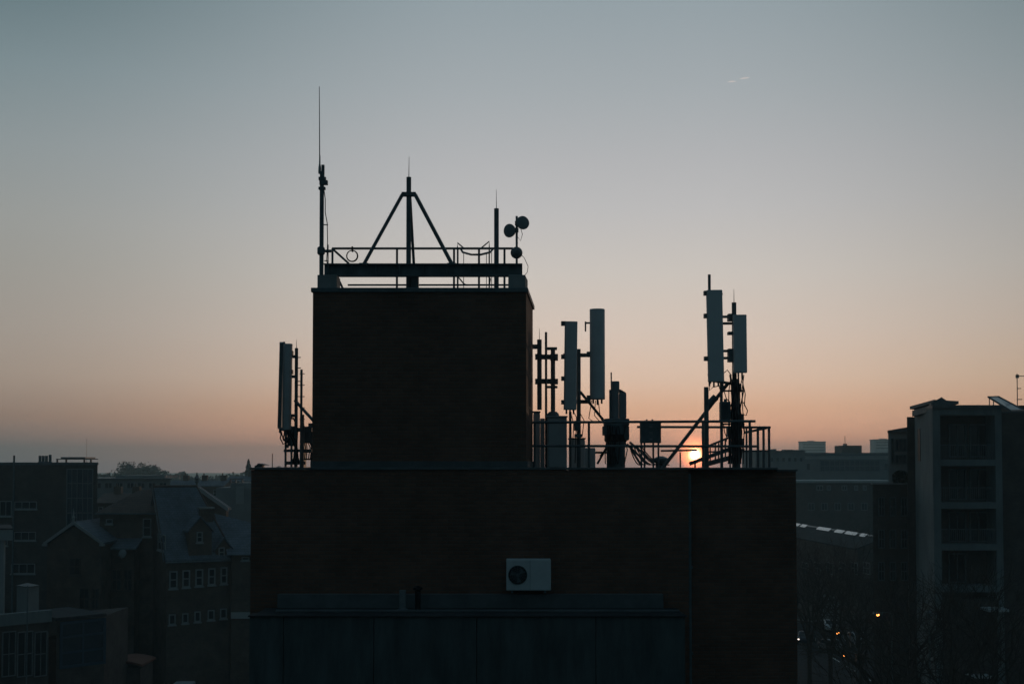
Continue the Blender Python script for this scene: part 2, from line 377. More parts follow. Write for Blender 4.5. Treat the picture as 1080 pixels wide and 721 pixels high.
part('whip_base', MB().lathe([(.028, 0), (.034, .03), (.03, .15), (.018, .22), (.014, .42)], p0 - V(0, 0, .05), (0, 0, 1), 10), GALV, wm, smooth=40)
part('whip', MB().tube(p0, P(336.8, 91.5, wy), .013, 8, r2=.007), STEEL, wm)
cb_ = MB(); cb_.path([P(341.5, 199, wy), P(343, 210, wy), P(343, 224, wy), P(345, 235, wy), P(345.5, 255, wy), P(344.5, 275, wy), P(346, 282, wy)], .011, 5); part('cable', cb_, CABLE, wm)
part('standoff', MB().tube(P(346, 258, wy), P(346, 278, wy), .014, 6).tube(P(342, 275, wy), P(346, 275, wy), .012, 5), STEEL, wm); part('standoff', MB().tube(P(341, 237, wy), P(346, 237, wy), .012, 5), STEEL, wm)
# right stub mast
sx, sy = XA(523.5, 28.0), 28.0
sm = thing('stub_mast', 'stout dark upright pole with a thin spike, right of the tripod mast', 'mast', (sx, sy, zt))
part('pole', MB().tube((sx, sy, zt + .02), (sx, sy, ZA(220, sy)), .055, 14), STEEL, sm, smooth=40)
part('base_plate', MB().box(sx - .16, sx + .16, sy - .16, sy + .16, zt, zt + .03), STEEL, sm)
part('spike', MB().tube((sx, sy, ZA(220, sy)), (sx - .005, sy, ZA(200, sy)), .009, 6, r2=.004), GALV, sm)
# dish mast with three dishes
dx, dy = XA(545, 27.3), 27.3
dm = thing('dish_mast', 'thin pale pole carrying small round dishes at the tower right corner', 'mast', (dx, dy, bz1))
part('pole', MB().tube((dx, dy, bz1 + .012), (dx, dy, ZA(228, dy)), .026, 10), GALV, dm, smooth=40)
part('base_plate', MB().box(dx - .09, dx + .09, dy - .09, dy + .09, bz1, bz1 + .014), STEEL, dm)
part('cable', MB().path([P(547, 234, dy), P(551, 247, dy), P(549, 254, dy), P(546, 250, dy)], .007, 5), CABLE, dm)
part('cable', MB().path([P(547, 266, dy), P(553, 272, dy), P(557, 281, dy), P(556, 287, dy), P(553, 291, dy)], .007, 5), CABLE, dm)
def dish(cpx, cpy, r_px, d, label):
    c = P(cpx, cpy, dy - .02); r = W(r_px, dy); d = Vector(d).normalized()
    t = thing('microwave_dish', label, 'dish antenna', (c.x, c.y, c.z - r), 'small round dishes on the tower corner mast')
    part('drum', MB().lathe([(r * .3, -r * .9), (r * .55, -r * .7), (r * .9, -r * .35), (r, 0)], c, d, 28), STEEL, t, smooth=35)
    part('radome', MB().lathe([(r * 1.03, .0), (r * 1.03, r * .14), (r * .9, r * .18), (r * .4, r * .22), (r * .05, r * .23)], c, d, 28), DISHM, t, smooth=35)
    b = MB(); e = c - d * (r * .95); b.bar(e, V(dx, dy, e.z), .035, .05); b.box(dx - .04, dx + .04, dy - .04, dy + .04, e.z - .045, e.z + .045)
    part('bracket', b, STEEL, t)
dish(551.2, 235, 7.0, (.4, -1, .05), 'topmost round dish on the corner mast, right of the pole')
dish(537.5, 243.3, 7.0, (-.65, -.9, -.1), 'round dish just below the topmost one, left of the pole')
dish(544.8, 266.5, 6.2, (-.1, 1, 0), 'lowest round dish on the corner mast, level with the guard rail')

# ================================================================== ANTENNA GROUPS
def panel(px0, px1, py0, py1, Y, label, depth=.16, yaw=0, lean=0, round_=.3, group='tall panel antennas on the roof', conn=3, brk=(), side=1, m=None, steps=6):
    """vertical panel antenna whose silhouette spans the pixel box at distance Y"""
    c = P((px0 + px1) / 2, (py0 + py1) / 2, Y); w = W(px1 - px0, Y); h = ZA(py0, Y) - ZA(py1, Y)
    t = thing('panel_antenna', label, 'panel antenna', (c.x, Y, c.z - h / 2), group)
    prof = []; rr = min(w, depth) * round_ ; k = steps
    for (sx_, sy_, a0) in ((1, -1, -90), (1, 1, 0), (-1, 1, 90), (-1, -1, 180)):
        for i in range(k + 1):
            a = R(a0 + 90 * i / k); prof.append(V(sx_ * (w / 2 - rr) + rr * math.cos(a), sy_ * (depth / 2 - rr) + rr * math.sin(a), 0))
    M = Matrix.Translation((c.x, Y, c.z)) @ Matrix.Rotation(R(lean), 4, 'Y') @ Matrix.Rotation(R(yaw), 4, 'Z')
    b = MB(); b.ext([M @ (p + V(0, 0, -h / 2 + .03)) for p in prof], M.to_3x3() @ V(0, 0, h - .06)); part('radome', b, m or RADOME, t, smooth=40)
    for s in (-1, 1):
        b = MB(); n = len(prof)
        lo_ = [M @ (p * 1.02 + V(0, 0, s * (h / 2 - .03))) for p in prof]; hi_ = [M @ (V(p.x * .97, p.y * .95, 0) + V(0, 0, s * h / 2)) for p in prof]
        b.add(lo_ + hi_, [list(range(n))[::-1], list(range(n, 2 * n))] + [(i, (i + 1) % n, n + (i + 1) % n, n + i) for i in range(n)])
        part('end_cap', b, CAB, t, smooth=40)
    for i in range(conn):
        x = (i - (conn - 1) / 2) * w * .28; o = M @ V(x, 0, -h / 2)
        part('connector', MB().tube(o, o - V(0, 0, .10 + .03 * (i % 2)), .022, 8), STEEL, t)
    for py in brk:
        z = ZA(py, Y) ; b = MB(); x = c.x - side * (w / 2 + .02)
        b.box(min(x, x + side * .06) - .05, max(x, x + side * .06), Y - .05, Y + .10, z - .05, z + .05); part('mounting_bracket', b, STEEL, t)
    return t
def pole(px, py0, Y, r, name, label, m=STEEL, spike=None, zb=None, plate=True, cat='mast', group=None):
    x = XA(px, Y); zb = ZR + .02 if zb is None else zb
    t = thing(name, label, cat, (x, Y, zb), group)
    part('pole', MB().tube((x, Y, zb + (.02 if plate else 0)), (x, Y, ZA(py0, Y)), r, 12), m, t, smooth=40)
    if plate: part('base_plate', MB().box(x - .15, x + .15, Y - .15, Y + .15, zb, zb + .025), STEEL, t)
    if spike: part('spike', MB().tube((x, Y, ZA(py0, Y)), (x, Y, ZA(spike, Y)), .009, 6, r2=.004), GALV, t)
    return t
def arm(t, p, q, w=.06, h=.08, name='arm', m=STEEL): return part(name, MB().bar(p, q, w, h), m, t)

# ---------- middle group (left of the sun)
YM = 29.2
panel(595, 608.5, 339, 432, YM, 'grey panel antenna nearest the tower, slim and flat topped', .15, brk=(341, 376, 399, 424), side=1, lean=.8)
panel(622, 638, 326, 421, YM - .1, 'tall rounded grey panel antenna right of the slimmer one beside the tower', .34, round_=.48, brk=(373, 419), side=1, steps=10)
mm_ = pole(610.5, 368, YM + .12, .05, 'antenna_mast', 'dark mast between the two grey panel antennas beside the tower')
for py in (374.5, 423.5): arm(mm_, P(594, py, YM + .19), P(623, py, YM + .19), .05, .09)
arm(mm_, P(612, 413, YM + .12), P(636.5, 443, YM + .12), .06, .06, 'brace')
arm(mm_, P(617, 340.5, YM + .05), P(622.5, 340.5, YM), .04, .04, 'hook'); arm(mm_, P(617.5, 339, YM + .05), P(617.5, 349.5, YM + .05), .035, .035, 'hook')
mc = MB()
for (a, b_, c_) in (((601, 432), (605, 446), (604, 470)), ((604, 432), (608, 440), (606.5, 488)), ((624, 422), (621, 441), (625, 444)), ((628, 422), (627, 438), (634, 446)), ((612, 436), (616, 443), (614, 460)), ((631, 422), (633, 440), (637, 447))):
    mc.path([P(*a, YM - .03), P(*b_, YM - .03), P(*c_, YM)], .011, 5)
part('cable', mc, CABLE, mm_)
part('junction_box', MB().box(XA(605.5, YM), XA(612.5, YM), YM - .06, YM + .06, ZA(454, YM), ZA(443.5, YM)), STEEL, mm_, bevel=.008)
part('junction_box', MB().box(XA(606, YM), XA(614, YM), YM - .05, YM + .07, ZA(461, YM), ZA(457.5, YM)), STEEL, mm_)
pole(601.5, 434, YM + .3, .033, 'support_post', 'thin dark post directly under the slim grey panel antenna')
# three-post frame beside the tower
YQ = 29.9
fr_ = thing('post_frame', 'frame of three dark upright posts tied by crossarms beside the tower wall', 'antenna frame', (XA(576, YQ), YQ, ZR + .02))
part('post', MB().tube((XA(569, YQ), YQ, ZA(432, YQ)), (XA(569, YQ), YQ, ZA(358, YQ)), .058, 12), STEEL, fr_, smooth=40)
part('post', MB().tube((XA(576, YQ - .08), YQ - .08, ZR + .02), (XA(576, YQ - .08), YQ - .08, ZA(350.5, YQ)), .030, 10), STEEL, fr_, smooth=40)
part('post', MB().tube((XA(583.3, YQ), YQ, ZA(440, YQ)), (XA(583.3, YQ), YQ, ZA(367, YQ)), .056, 12), STEEL, fr_, smooth=40)
part('spike', MB().tube((XA(569, YQ), YQ, ZA(358, YQ)), (XA(569, YQ), YQ, ZA(346, YQ)), .008, 6, r2=.004), GALV, fr_)
for (a, b_, py, hh) in ((556, 570, 365.5, .11), (565.5, 587.5, 376.3, .12), (565.5, 587.5, 402, .12), (576, 587.5, 367.5, .07), (577, 588, 408, .06)):
    arm(fr_, P(a, py, YQ - .03), P(b_, py, YQ - .03), .05, hh, 'crossarm')
for px in (566, 570, 582, 587): part('clamp', MB().box(XA(px, YQ) - .035, XA(px, YQ) + .035, YQ - .12, YQ + .1, ZA(379 if px < 575 else 380, YQ), ZA(373.5, YQ)), STEEL, fr_)
for px in (566, 570, 582, 587): part('clamp', MB().box(XA(px, YQ) - .035, XA(px, YQ) + .035, YQ - .12, YQ + .1, ZA(405, YQ), ZA(399.5, YQ)), STEEL, fr_)
# cabinets
ca = thing('equipment_cabinet', 'wide grey equipment cabinet standing beside the tower under the post frame', 'cabinet', (XA(588, 29.6), 29.8, ZR + .02))
part('body', MB().box(XA(577.5, 29.4), XA(598, 29.4), 29.4, 30.3, ZR + .12, ZA(440, 29.4)), CAB, ca, bevel=.02)
part('lid', MB().box(XA(576.8, 29.4), XA(598.8, 29.4), 29.37, 30.33, ZA(440, 29.4) + .002, ZA(438.3, 29.4)), CAB, ca, bevel=.01)
part('plinth', MB().box(XA(578, 29.4), XA(597.5, 29.4), 29.44, 30.26, ZR + .02, ZR + .118), STEEL, ca)
part('door', MB().box(XA(579, 29.4), XA(596.5, 29.4), 29.385, 29.398, ZR + .18, ZA(442, 29.4)), CAB, ca, bevel=.005)
part('gland', MB().lathe([(.16, 0), (.14, .07), (.09, .12)], (XA(583.3, 29.9), 29.9, ZA(438.3, 29.4)), (0, 0, 1)), STEEL, ca, smooth=40)
ca = thing('equipment_cabinet', 'narrow rounded grey cabinet squeezed between the tower wall and the wide cabinet', 'cabinet', (XA(567, 29.8), 29.9, ZR + .02))
part('body', MB().box(XA(562.5, 29.8), XA(569.6, 29.8), 29.75, 30.1, ZR + .1, ZA(435, 29.8)), CAB, ca, bevel=.03)
part('cap', MB().box(XA(562, 29.8), XA(570.2, 29.8), 29.72, 30.13, ZA(435, 29.8) + .002, ZA(433.5, 29.8)), STEEL, ca, bevel=.01)
part('side_box', MB().box(XA(570, 29.8), XA(574.5, 29.8), 29.75, 30.1, ZR + .1, ZA(441, 29.8)), WHITEM, ca, bevel=.01)
part('plinth', MB().box(XA(562.5, 29.8), XA(575, 29.8), 29.7, 30.15, ZR + .02, ZR + .098), STEEL, ca)
bx_ = thing('equipment_box', 'low grey equipment box on the roof right behind the mast foot', 'cabinet', (XA(608, 30.3), 30.5, ZR + .02))
part('body', MB().box(XA(601, 30.3), XA(617, 30.3), 30.3, 30.9, ZR + .05, ZA(463, 30.3)), CAB, bx_, bevel=.02)
part('lid', MB().box(XA(600.3, 30.3), XA(617.7, 30.3), 30.27, 30.93, ZA(463, 30.3) + .002, ZA(461.5, 30.3)), STEEL, bx_)
part('feet', MB().box(XA(603, 30.3), XA(605, 30.3), 30.35, 30.8, ZR + .02, ZR + .049).box(XA(613, 30.3), XA(615, 30.3), 30.35, 30.8, ZR + .02, ZR + .049), STEEL, bx_)
bx_ = thing('equipment_box', 'squat pale box low on the roof left of the shrouded antenna', 'cabinet', (XA(623, 30.6), 30.8, ZR + .02))
part('body', MB().box(XA(615.5, 30.6), XA(628, 30.6), 30.6, 31.1, ZR + .05, ZA(472, 30.6)), CAB, bx_, bevel=.02)
part('feet', MB().box(XA(617, 30.6), XA(626, 30.6), 30.65, 31.0, ZR + .02, ZR + .049), STEEL, bx_)
# shrouded antenna
YS = 29.0
sx_ = XA(650, YS)
sh = thing('shrouded_antenna', 'stubby shrouded antenna on a thick cabled base, right of the panel antennas', 'antenna', (sx_, YS, ZR + .02))
part('base', MB().lathe([(.24, 0), (.25, .08), (.22, .12), (.22, ZA(471, YS) - ZR - .02), (.23, ZA(469, YS) - ZR), (.25, ZA(466, YS) - ZR), (.25, ZA(446, YS) - ZR), (.2, ZA(442, YS) - ZR)], (sx_ - .01, YS, ZR + .02), (0, 0, 1), 18), STEEL, sh, smooth=30)
part('collar', MB().box(XA(637, YS), XA(663, YS), YS - .22, YS + .2, ZA(449, YS), ZA(441.5, YS)), STEEL, sh, bevel=.02)
for px in (638.5, 660): part('radio_unit', MB().box(XA(px - 3, YS), XA(px + 3, YS), YS - .2, YS + .12, ZA(464 if px > 650 else 459, YS), ZA(449.2, YS)), STEEL, sh, bevel=.02)
part('shroud', MB().tube((XA(648, YS), YS - .03, ZA(441.5, YS)), (XA(648, YS), YS - .03, ZA(411, YS)), W(4.6, YS), 16), DISHM, sh, smooth=40)
part('shroud_cap', MB().lathe([(W(4.2, YS), 0), (W(4.2, YS), W(8, YS)), (W(3.8, YS), W(9, YS))], (XA(649.3, YS), YS - .03, ZA(411, YS)), (0, 0, 1), 16), DISHM, sh, smooth=40)
part('side_panel', MB().box(XA(653, YS), XA(660.7, YS), YS - .07, YS + .1, ZA(441.5, YS), ZA(414, YS)), DISHM, sh, bevel=.03)
part('shoulder', MB().ext([P(653, 414, YS - .06), P(660.5, 414, YS - .06), P(654.5, 410.5, YS - .06), P(653, 410.5, YS - .06)], (0, .14, 0)), STEEL, sh)
part('side_bar', MB().box(XA(642.8, YS), XA(644.3, YS), YS - .1, YS + .05, ZA(441.5, YS), ZA(411, YS)), STEEL, sh)
part('whip', MB().tube(P(644.8, 411, YS), P(644.6, 392.5, YS), .016, 8), STEEL, sh)
sc_ = MB()
for k in range(9):
    x0 = 640 + rnd.random() * 20; sc_.path([P(x0, 449, YS - .24), P(x0 + rnd.uniform(-2, 2), 460, YS - .30), P(x0 + rnd.uniform(-3, 3), 474, YS - .28), P(x0 + rnd.uniform(-3, 4), 489, YS - .3)], .012, 5)
part('cable', sc_, CABLE, sh)
part('lagging', MB().lathe([(.235, 0), (.27, .03), (.27, .16), (.235, .2)], (sx_ - .01, YS, ZA(466, YS)), (0, 0, 1), 16), BLACK, sh, smooth=40)
# junction box on legs
YJ = 28.6
jb = thing('junction_box', 'small dark rectangular box on thin legs at the railing', 'junction box', (XA(686, YJ), YJ, ZR + .02))
part('body', MB().box(XA(675.3, YJ), XA(697, YJ), YJ - .08, YJ + .1, ZA(467, YJ), ZA(444, YJ)), STEEL, jb, bevel=.01)
part('bracket', MB().box(XA(681.5, YJ), XA(683, YJ), YJ - .03, YJ + .05, ZA(444, YJ), ZA(442, YJ)), STEEL, jb)
part('bracket', MB().box(XA(687.5, YJ), XA(689, YJ), YJ - .03, YJ + .05, ZA(444, YJ), ZA(442, YJ)), STEEL, jb)
for px in (676.5, 679.8, 689, 694.5): part('leg', MB().tube((XA(px, YJ), YJ, ZR + .02), (XA(px, YJ), YJ, ZA(467, YJ)), .022, 8), STEEL, jb)
for py in (450, 456.5, 463): part('label_plate', MB().box(XA(684.5, YJ), XA(688, YJ), YJ - .087, YJ - .081, ZA(py + 1, YJ), ZA(py - 1, YJ)), GALV, jb)
# cable tray struts
ct = thing('cable_tray', 'tangle of sloping cable tray struts low on the roof between shroud and junction box', 'cable tray', (XA(672, 29.3), 29.3, ZR + .02))
for (a, b_) in (((661, 468), (683, 489)), ((666, 474), (676, 490)), ((664, 466), (690, 488)), ((640, 471), (630, 489)), ((633, 481), (641, 472))):
    part('strut', MB().bar(P(*a, 29.3), P(b_[0], min(b_[1], 492), 29.3), .05, .05), STEEL, ct)
part('strut', MB().bar(P(628, 477, 29.4), P(642, 477, 29.4), .04, .05), STEEL, ct)
part('tray', MB().box(XA(626, 29.3), XA(722, 29.3), 29.2, 29.5, ZR + .02, ZR + .12), GALV, ct)
tc_ = MB()
for k in range(7): tc_.path(sag(P(664 + k * 2, 470, 29.35), P(676 + k * 5, 490, 29.35), .10 + .05 * rnd.random(), 8), .014, 5)
part('cable', tc_, CABLE, ct)
vb = thing('roof_vent', 'low dark roof vent beside the foot of the long sloping brace', 'vent', (XA(697, 29.6), 29.6, ZR + .02))
part('body', MB().tube((XA(697, 29.6), 29.6, ZR + .02), (XA(697, 29.6), 29.6, ZA(486, 29.6)), .13, 16), STEEL, vb, smooth=40)
part('cowl', MB().lathe([(.1, -.02), (.2, 0), (.19, .06), (.05, .12)], (XA(697, 29.6), 29.6, ZA(486, 29.6)), (0, 0, 1), 16), STEEL, vb, smooth=40)

# ---------- roof railing (front)
YR = 28.3
rl = thing('roof_railing', 'long dark two bar roof railing running from the tower past the setting sun', 'railing', (XA(680, YR), YR, ZR + .02))
part('top_rail', MB().tube((XA(562, YR), YR, ZA(445.3, YR)), (XA(797, YR), YR, ZA(444, YR)), .030, 8), STEEL, rl, smooth=40)
part('mid_rail', MB().tube((XA(562, YR), YR, ZA(470, YR)), (XA(799, YR), YR, ZA(470.5, YR)), .028, 8), STEEL, rl, smooth=40)
for px in (564, 621.2, 741.5, 791): part('post', MB().tube((XA(px, YR), YR, ZR + .02), (XA(px, YR), YR, ZA(445, YR)), .028, 8), STEEL, rl, smooth=40)
part('lower_rail', MB().tube((XA(697, YR + .2), YR + .2, ZA(475.2, YR + .2)), (XA(735, YR + .2), YR + .2, ZA(474.5, YR + .2)), .022, 8), STEEL, rl, smooth=40)
YR2 = 31.0
r2 = thing('roof_railing', 'second dark railing with close uprights at the far right roof corner', 'railing', (XA(760, YR2), YR2, ZR + .02))
part('top_rail', MB().tube((XA(672, YR2), YR2, ZA(450, YR2)), (XA(813, YR2), YR2, ZA(450.5, YR2)), .03, 8), STEEL, r2, smooth=40)
part('mid_rail', MB().tube((XA(741, YR2), YR2, ZA(476.5, YR2)), (XA(812, YR2), YR2, ZA(475, YR2)), .022, 8), STEEL, r2, smooth=40)
part('sloping_rail', MB().tube((XA(786, YR2), YR2 + .1, ZA(456, YR2)), (XA(810, YR2), YR2 + .1, ZA(451, YR2)), .03, 8), STEEL, r2, smooth=40)
for px in (787.5, 792.5, 799.5, 805.5, 811.3): part('upright', MB().tube((XA(px, YR2), YR2, ZR + .02), (XA(px, YR2), YR2, ZA(451, YR2)), .032 if px > 798 else .024, 8), STEEL, r2, smooth=40)
# sloped stair
YST = 30.2
stt = thing('roof_stair', 'low sloping steel step rail climbing right beside the sun', 'stair rail', (XA(756, YST), YST, ZR + .02))
part('handrail', MB().tube(P(740, 473, YST), P(773, 459.5, YST), .026, 8), STEEL, stt, smooth=40)
part('stringer', MB().bar(P(727, 489, YST), P(773, 472, YST), .05, .09), STEEL, stt)
part('stringer', MB().bar(P(742, 490, YST + .5), P(776, 481, YST + .5), .05, .12), STEEL, stt)
for px, a, b_ in ((749, 469.5, 487), (754.5, 467.5, 487), (758, 466, 486), (765, 463, 484), (770, 461, 482)): part('baluster', MB().tube(P(px, b_, YST), P(px, a, YST), .018, 6), STEEL, stt)
for px in (733, 744, 770): part('leg', MB().tube((XA(px, YST), YST, ZR + .02), P(px, 489 - (px - 727) * .36, YST), .02, 6), STEEL, stt)
part('rod', MB().tube((XA(717.5, 28.6), 28.6, ZR + .02), (XA(717.5, 28.6), 28.6, ZA(476.5, 28.6)), .018, 6), STEEL, stt)

# ---------- right group
YP = 29.0
panel(745.8, 762.6, 306, 402.5, YP, 'broad flat grey panel antenna, tallest on the right, beside a slimmer one', .16, lean=-.9, brk=(309, 333, 378), side=1, conn=4)
panel(773.2, 787.4, 332, 393, YP + .1, 'shorter grey panel antenna on the right, clipped to the thick mast', .15, lean=-.3, round_=.25, conn=2)
rm_ = pole(775.2, 319, YP + .3, .055, 'antenna_mast', 'tall dark mast behind the shorter right panel antenna, its thick foot wrapped in cables', spike=305)
part('sleeve', MB().lathe([(.09, 0), (.10, .05), (.10, .4), (.125, .5), (.125, 1.1), (.10, 1.2), (.12, 1.5), (.085, 1.6), (.08, 2.25)], (XA(776.5, YP + .3), YP + .3, ZR + .02), (0, 0, 1), 16), STEEL, rm_, smooth=40)
rc = MB()
for k in range(20):
    x0 = 769 + rnd.random() * 15; j = lambda s: rnd.uniform(-s, s)
    rc.path([P(x0 + j(1), 395, YP + .1), P(x0 + j(3), 412, YP + .05), P(x0 + j(3), 430, YP), P(x0 + j(4), 455, YP), P(x0 + j(3), 489, YP)], .012, 5)
for pts in (((783, 402), (786, 415), (785, 428)), ((784, 424), (788.5, 433), (787, 438), (785, 437)), ((771, 395), (767, 390), (764, 393)), ((757, 404), (760, 412), (763, 410), (766, 420), (770, 424)), ((749, 404), (748, 412), (752, 408), (762, 406), (766, 409)), ((763, 446), (764, 455), (767, 462), (764, 470))):
    rc.path([P(a, b_, YP) for a, b_ in pts], .012, 5)
part('cable', rc, CABLE, rm_)
for (a, b_, c_, d_) in ((781, 436, 786, 449), (768.5, 451, 773, 460), (779, 404, 783.5, 413), (780, 462, 785.5, 470)):
    part('junction_box', MB().box(XA(a, YP), XA(b_ if False else c_, YP), YP + .1, YP + .32, ZA(d_, YP), ZA(b_, YP)), STEEL, rm_, bevel=.01)
for py in (412, 447, 474): arm(rm_, P(760, py, YP + .12), P(785, py, YP + .3), .04, .04)
for py in (334, 341, 370, 377.5): arm(rm_, P(760, py, YP + .14), P(776, py, YP + .3), .04, .06)
part('clamp', MB().box(XA(771, YP), XA(779, YP), YP + .2, YP + .42, ZA(337, YP), ZA(329.5, YP)), STEEL, rm_)
part('clamp', MB().box(XA(770, YP), XA(776, YP), YP + .1, YP + .3, ZA(381, YP), ZA(367, YP)), STEEL, rm_)
part('clamp', MB().box(XA(770, YP), XA(781, YP), YP + .1, YP + .3, ZA(352, YP), ZA(349, YP)), STEEL, rm_)
ru = thing('radio_unit', 'small dark radio box clamped to the thin post under the broad right panel antenna', 'radio box', (XA(765, YP), YP, ZA(443, YP)))
part('body', MB().box(XA(759.5, YP), XA(770, YP), YP - .12, YP + .1, ZA(443, YP), ZA(423.5, YP)), STEEL, ru, bevel=.015)
part('gland', MB().box(XA(764, YP), XA(767, YP), YP - .03, YP + .03, ZA(423.5, YP) + .001, ZA(420.5, YP)), STEEL, ru)
fins = MB()
for k in range(6): x = XA(760.5 + k * 1.7, YP); fins.box(x - .006, x + .006, YP - .15, YP - .121, ZA(441, YP), ZA(425.5, YP))
part('fin', fins, STEEL, ru)
pole(761.2, 401, YP + .12, .036, 'support_post', 'thin dark post holding the radio box below the broad right panel antenna')
bp_ = pole(749.2, 289.5, YP + .14, .034, 'antenna_pole', 'slim pole rising above the broad right panel antenna', zb=ZA(404, YP), plate=False, cat='pole')
for py in (310, 395): arm(bp_, P(746.5, py, YP + .11), P(762, py, YP + .14), .05, .05, 'clamp')
part('crossbar', MB().bar(P(749, 401, YP + .14), P(776, 405, YP + .3), .05, .06), STEEL, bp_)
pole(745.3, 408, YP - .3, .055, 'support_post', 'stout dark upright post crossing the right edge of the setting sun')
lb = thing('sloping_brace', 'long dark brace sloping from the roof up to the right mast', 'brace', (XA(694, 29.2), 29.2, ZR + .02))
part('tube', MB().tube((XA(694.5, 29.2), 29.2, ZR + .03), P(767.5, 404.5, 29.25), .043, 10), STEEL, lb, smooth=40)
part('sleeve', MB().tube(P(746.5, 427, 29.22), P(755, 418.5, 29.22), .085, 12), STEEL, lb, smooth=40)
part('foot', MB().box(XA(690.5, 29.2), XA(699, 29.2), 29.1, 29.3, ZR + .02, ZR + .1), STEEL, lb)

# ---------- left group
YL2 = 30.2
plp = panel(299.2, 307.8, 362.5, 453, YL2, 'grey panel antenna left of the tower, its lit edge painted as a pale strip', .20, lean=.35, conn=3, brk=(372, 392, 440), side=-1, m=CAB)
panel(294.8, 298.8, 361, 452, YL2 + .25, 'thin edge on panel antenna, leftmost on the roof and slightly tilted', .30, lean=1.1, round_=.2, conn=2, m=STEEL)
part('painted_lit_edge', MB().bar(P(299.0, 364, YL2 - .11), P(298.2, 452, YL2 - .11), .022, .03), TRIM, plp)  # pale strip painting the light along the panel's edge, not a real trim
lm = pole(312, 367, YL2 + .05, .042, 'antenna_mast', 'dark mast behind the panel antennas left of the tower', spike=358)
for py in (376, 397, 438): arm(lm, P(306, py, YL2 + .05), P(313, py, YL2 + .05), .06, .07)
arm(lm, P(296, 363, YL2 + .2), P(300, 361.5, YL2 + .1), .05, .06)
arm(lm, P(295, 452, YL2 + .2), P(312, 455, YL2 + .06), .06, .08)
arm(lm, P(311, 422, YL2 + .05), P(331, 444, YL2 - .3), .055, .055, 'brace')
for py in (376.8, 388, 402): part('step', MB().tube(P(312, py, YL2), P(317.3, py, YL2), .012, 6), STEEL, lm)
lc = MB()
for pts in (((297, 455), (295.5, 462), (298.5, 468), (303, 466)), ((300, 455), (299, 462), (302, 467), (306, 462)), ((303, 455), (308, 462), (311, 472), (309, 489)), ((306, 455), (312, 465), (314, 476), (311, 489)), ((309, 440), (314, 452), (313, 470), (315, 489)), ((296.5, 455), (299, 464), (303, 467), (302, 458))):
    lc.path([P(a, b_, YL2 - .08) for a, b_ in pts], .016, 5)
part('cable', lc, CABLE, lm)
sp_ = pole(317.4, 389.5, YL2 - .1, .030, 'climbing_pole', 'thin pole with short pegs between left antennas and tower', cat='pole')
for py in (394, 406, 418, 430, 442, 449): part('peg', MB().tube(P(313.5 if py in (406, 418) else 316, py, YL2 - .1), P(321.3, py, YL2 - .1), .011, 6), STEEL, sp_)
lf = thing('antenna_stand', 'dark lattice support frame under the antennas left of the tower', 'frame', (XA(309, YL2), YL2, ZR + .02))
for px, a in ((301.3, 455), (307.5, 452), (319.5, 437)): part('upright', MB().box(XA(px - 1, YL2), XA(px + 1, YL2), YL2 - .04, YL2 + .03, ZR + .02, ZA(a, YL2)), STEEL, lf)
for a, b_, py, hh in ((299.5, 329, 475, .07), (299.5, 329, 453, .10), (301, 322, 488, .08)): part('crossbar', MB().bar(P(a, py, YL2 + .08), P(b_, py, YL2 + .08), .05, hh), STEEL, lf)
for a, b_ in (((308, 489), (313, 477)), ((312, 477), (316, 489)), ((303, 472), (308, 457))): part('diagonal', MB().bar(P(*a, YL2 + .02), P(*b_, YL2 + .02), .045, .05), STEEL, lf)
part('bracing', MB().box(XA(303, YL2 + .15), XA(312, YL2 + .15), YL2 + .13, YL2 + .18, ZA(470, YL2), ZA(449, YL2)), STEEL, lf)
lq = thing('equipment_cabinet', 'dark cabinet on a stand between the left antennas and the tower', 'cabinet', (XA(324, YL2 + .4), YL2 + .5, ZR + .02))
part('body', MB().box(XA(318.5, YL2 + .3), XA(329, YL2 + .3), YL2 + .3, YL2 + .8, ZA(467, YL2 + .3), ZA(449.5, YL2 + .3)), STEEL, lq, bevel=.01)
part('top_box', MB().box(XA(324.5, YL2 + .3), XA(329, YL2 + .3), YL2 + .35, YL2 + .7, ZA(449.5, YL2 + .3) + .001, ZA(446, YL2 + .3)), STEEL, lq)
part('post', MB().tube((XA(319, YL2 + .4), YL2 + .4, ZA(449.5, YL2 + .3)), (XA(319, YL2 + .4), YL2 + .4, ZA(437.5, YL2 + .3)), .03, 8), STEEL, lq)
for px in (319.5, 328): part('leg', MB().box(XA(px - .8, YL2 + .3), XA(px + .8, YL2 + .3), YL2 + .35, YL2 + .7, ZR + .02, ZA(467, YL2 + .3)), STEEL, lq)
for py in (476.3, 484): part('shelf', MB().box(XA(319, YL2 + .3), XA(329, YL2 + .3), YL2 + .35, YL2 + .7, ZA(py + .8, YL2 + .3), ZA(py - .8, YL2 + .3)), STEEL, lq)
q_ = MB()
for k in range(4): q_.path([P(321 + k * 2, 467, YL2 + .28), P(322.5 + k * 2 + rnd.uniform(-1, 1), 472, YL2 + .25), P(321 + k * 2, 484, YL2 + .28)], .013, 5)
part('cable', q_, CABLE, lq)
pole(287.2, 478, 31, .010, 'thin_rod', 'very thin upright rod alone on the roof left of the antennas', cat='rod')
rv = thing('roof_vent', 'low dark vent hood at the left end of the roof edge', 'vent', (XA(272, 27.5), 27.5, ZR + .02))
part('body', MB().box(XA(270.5, 27.5), XA(277, 27.5), 27.3, 27.7, ZR + .02, ZA(490.5, 27.5)), STEEL, rv)
part('hood', MB().ext([P(270, 490.5, 27.28), P(281, 490.5, 27.28), P(276, 489, 27.28), P(272, 488.4, 27.28)], (0, .44, 0)), STEEL, rv)

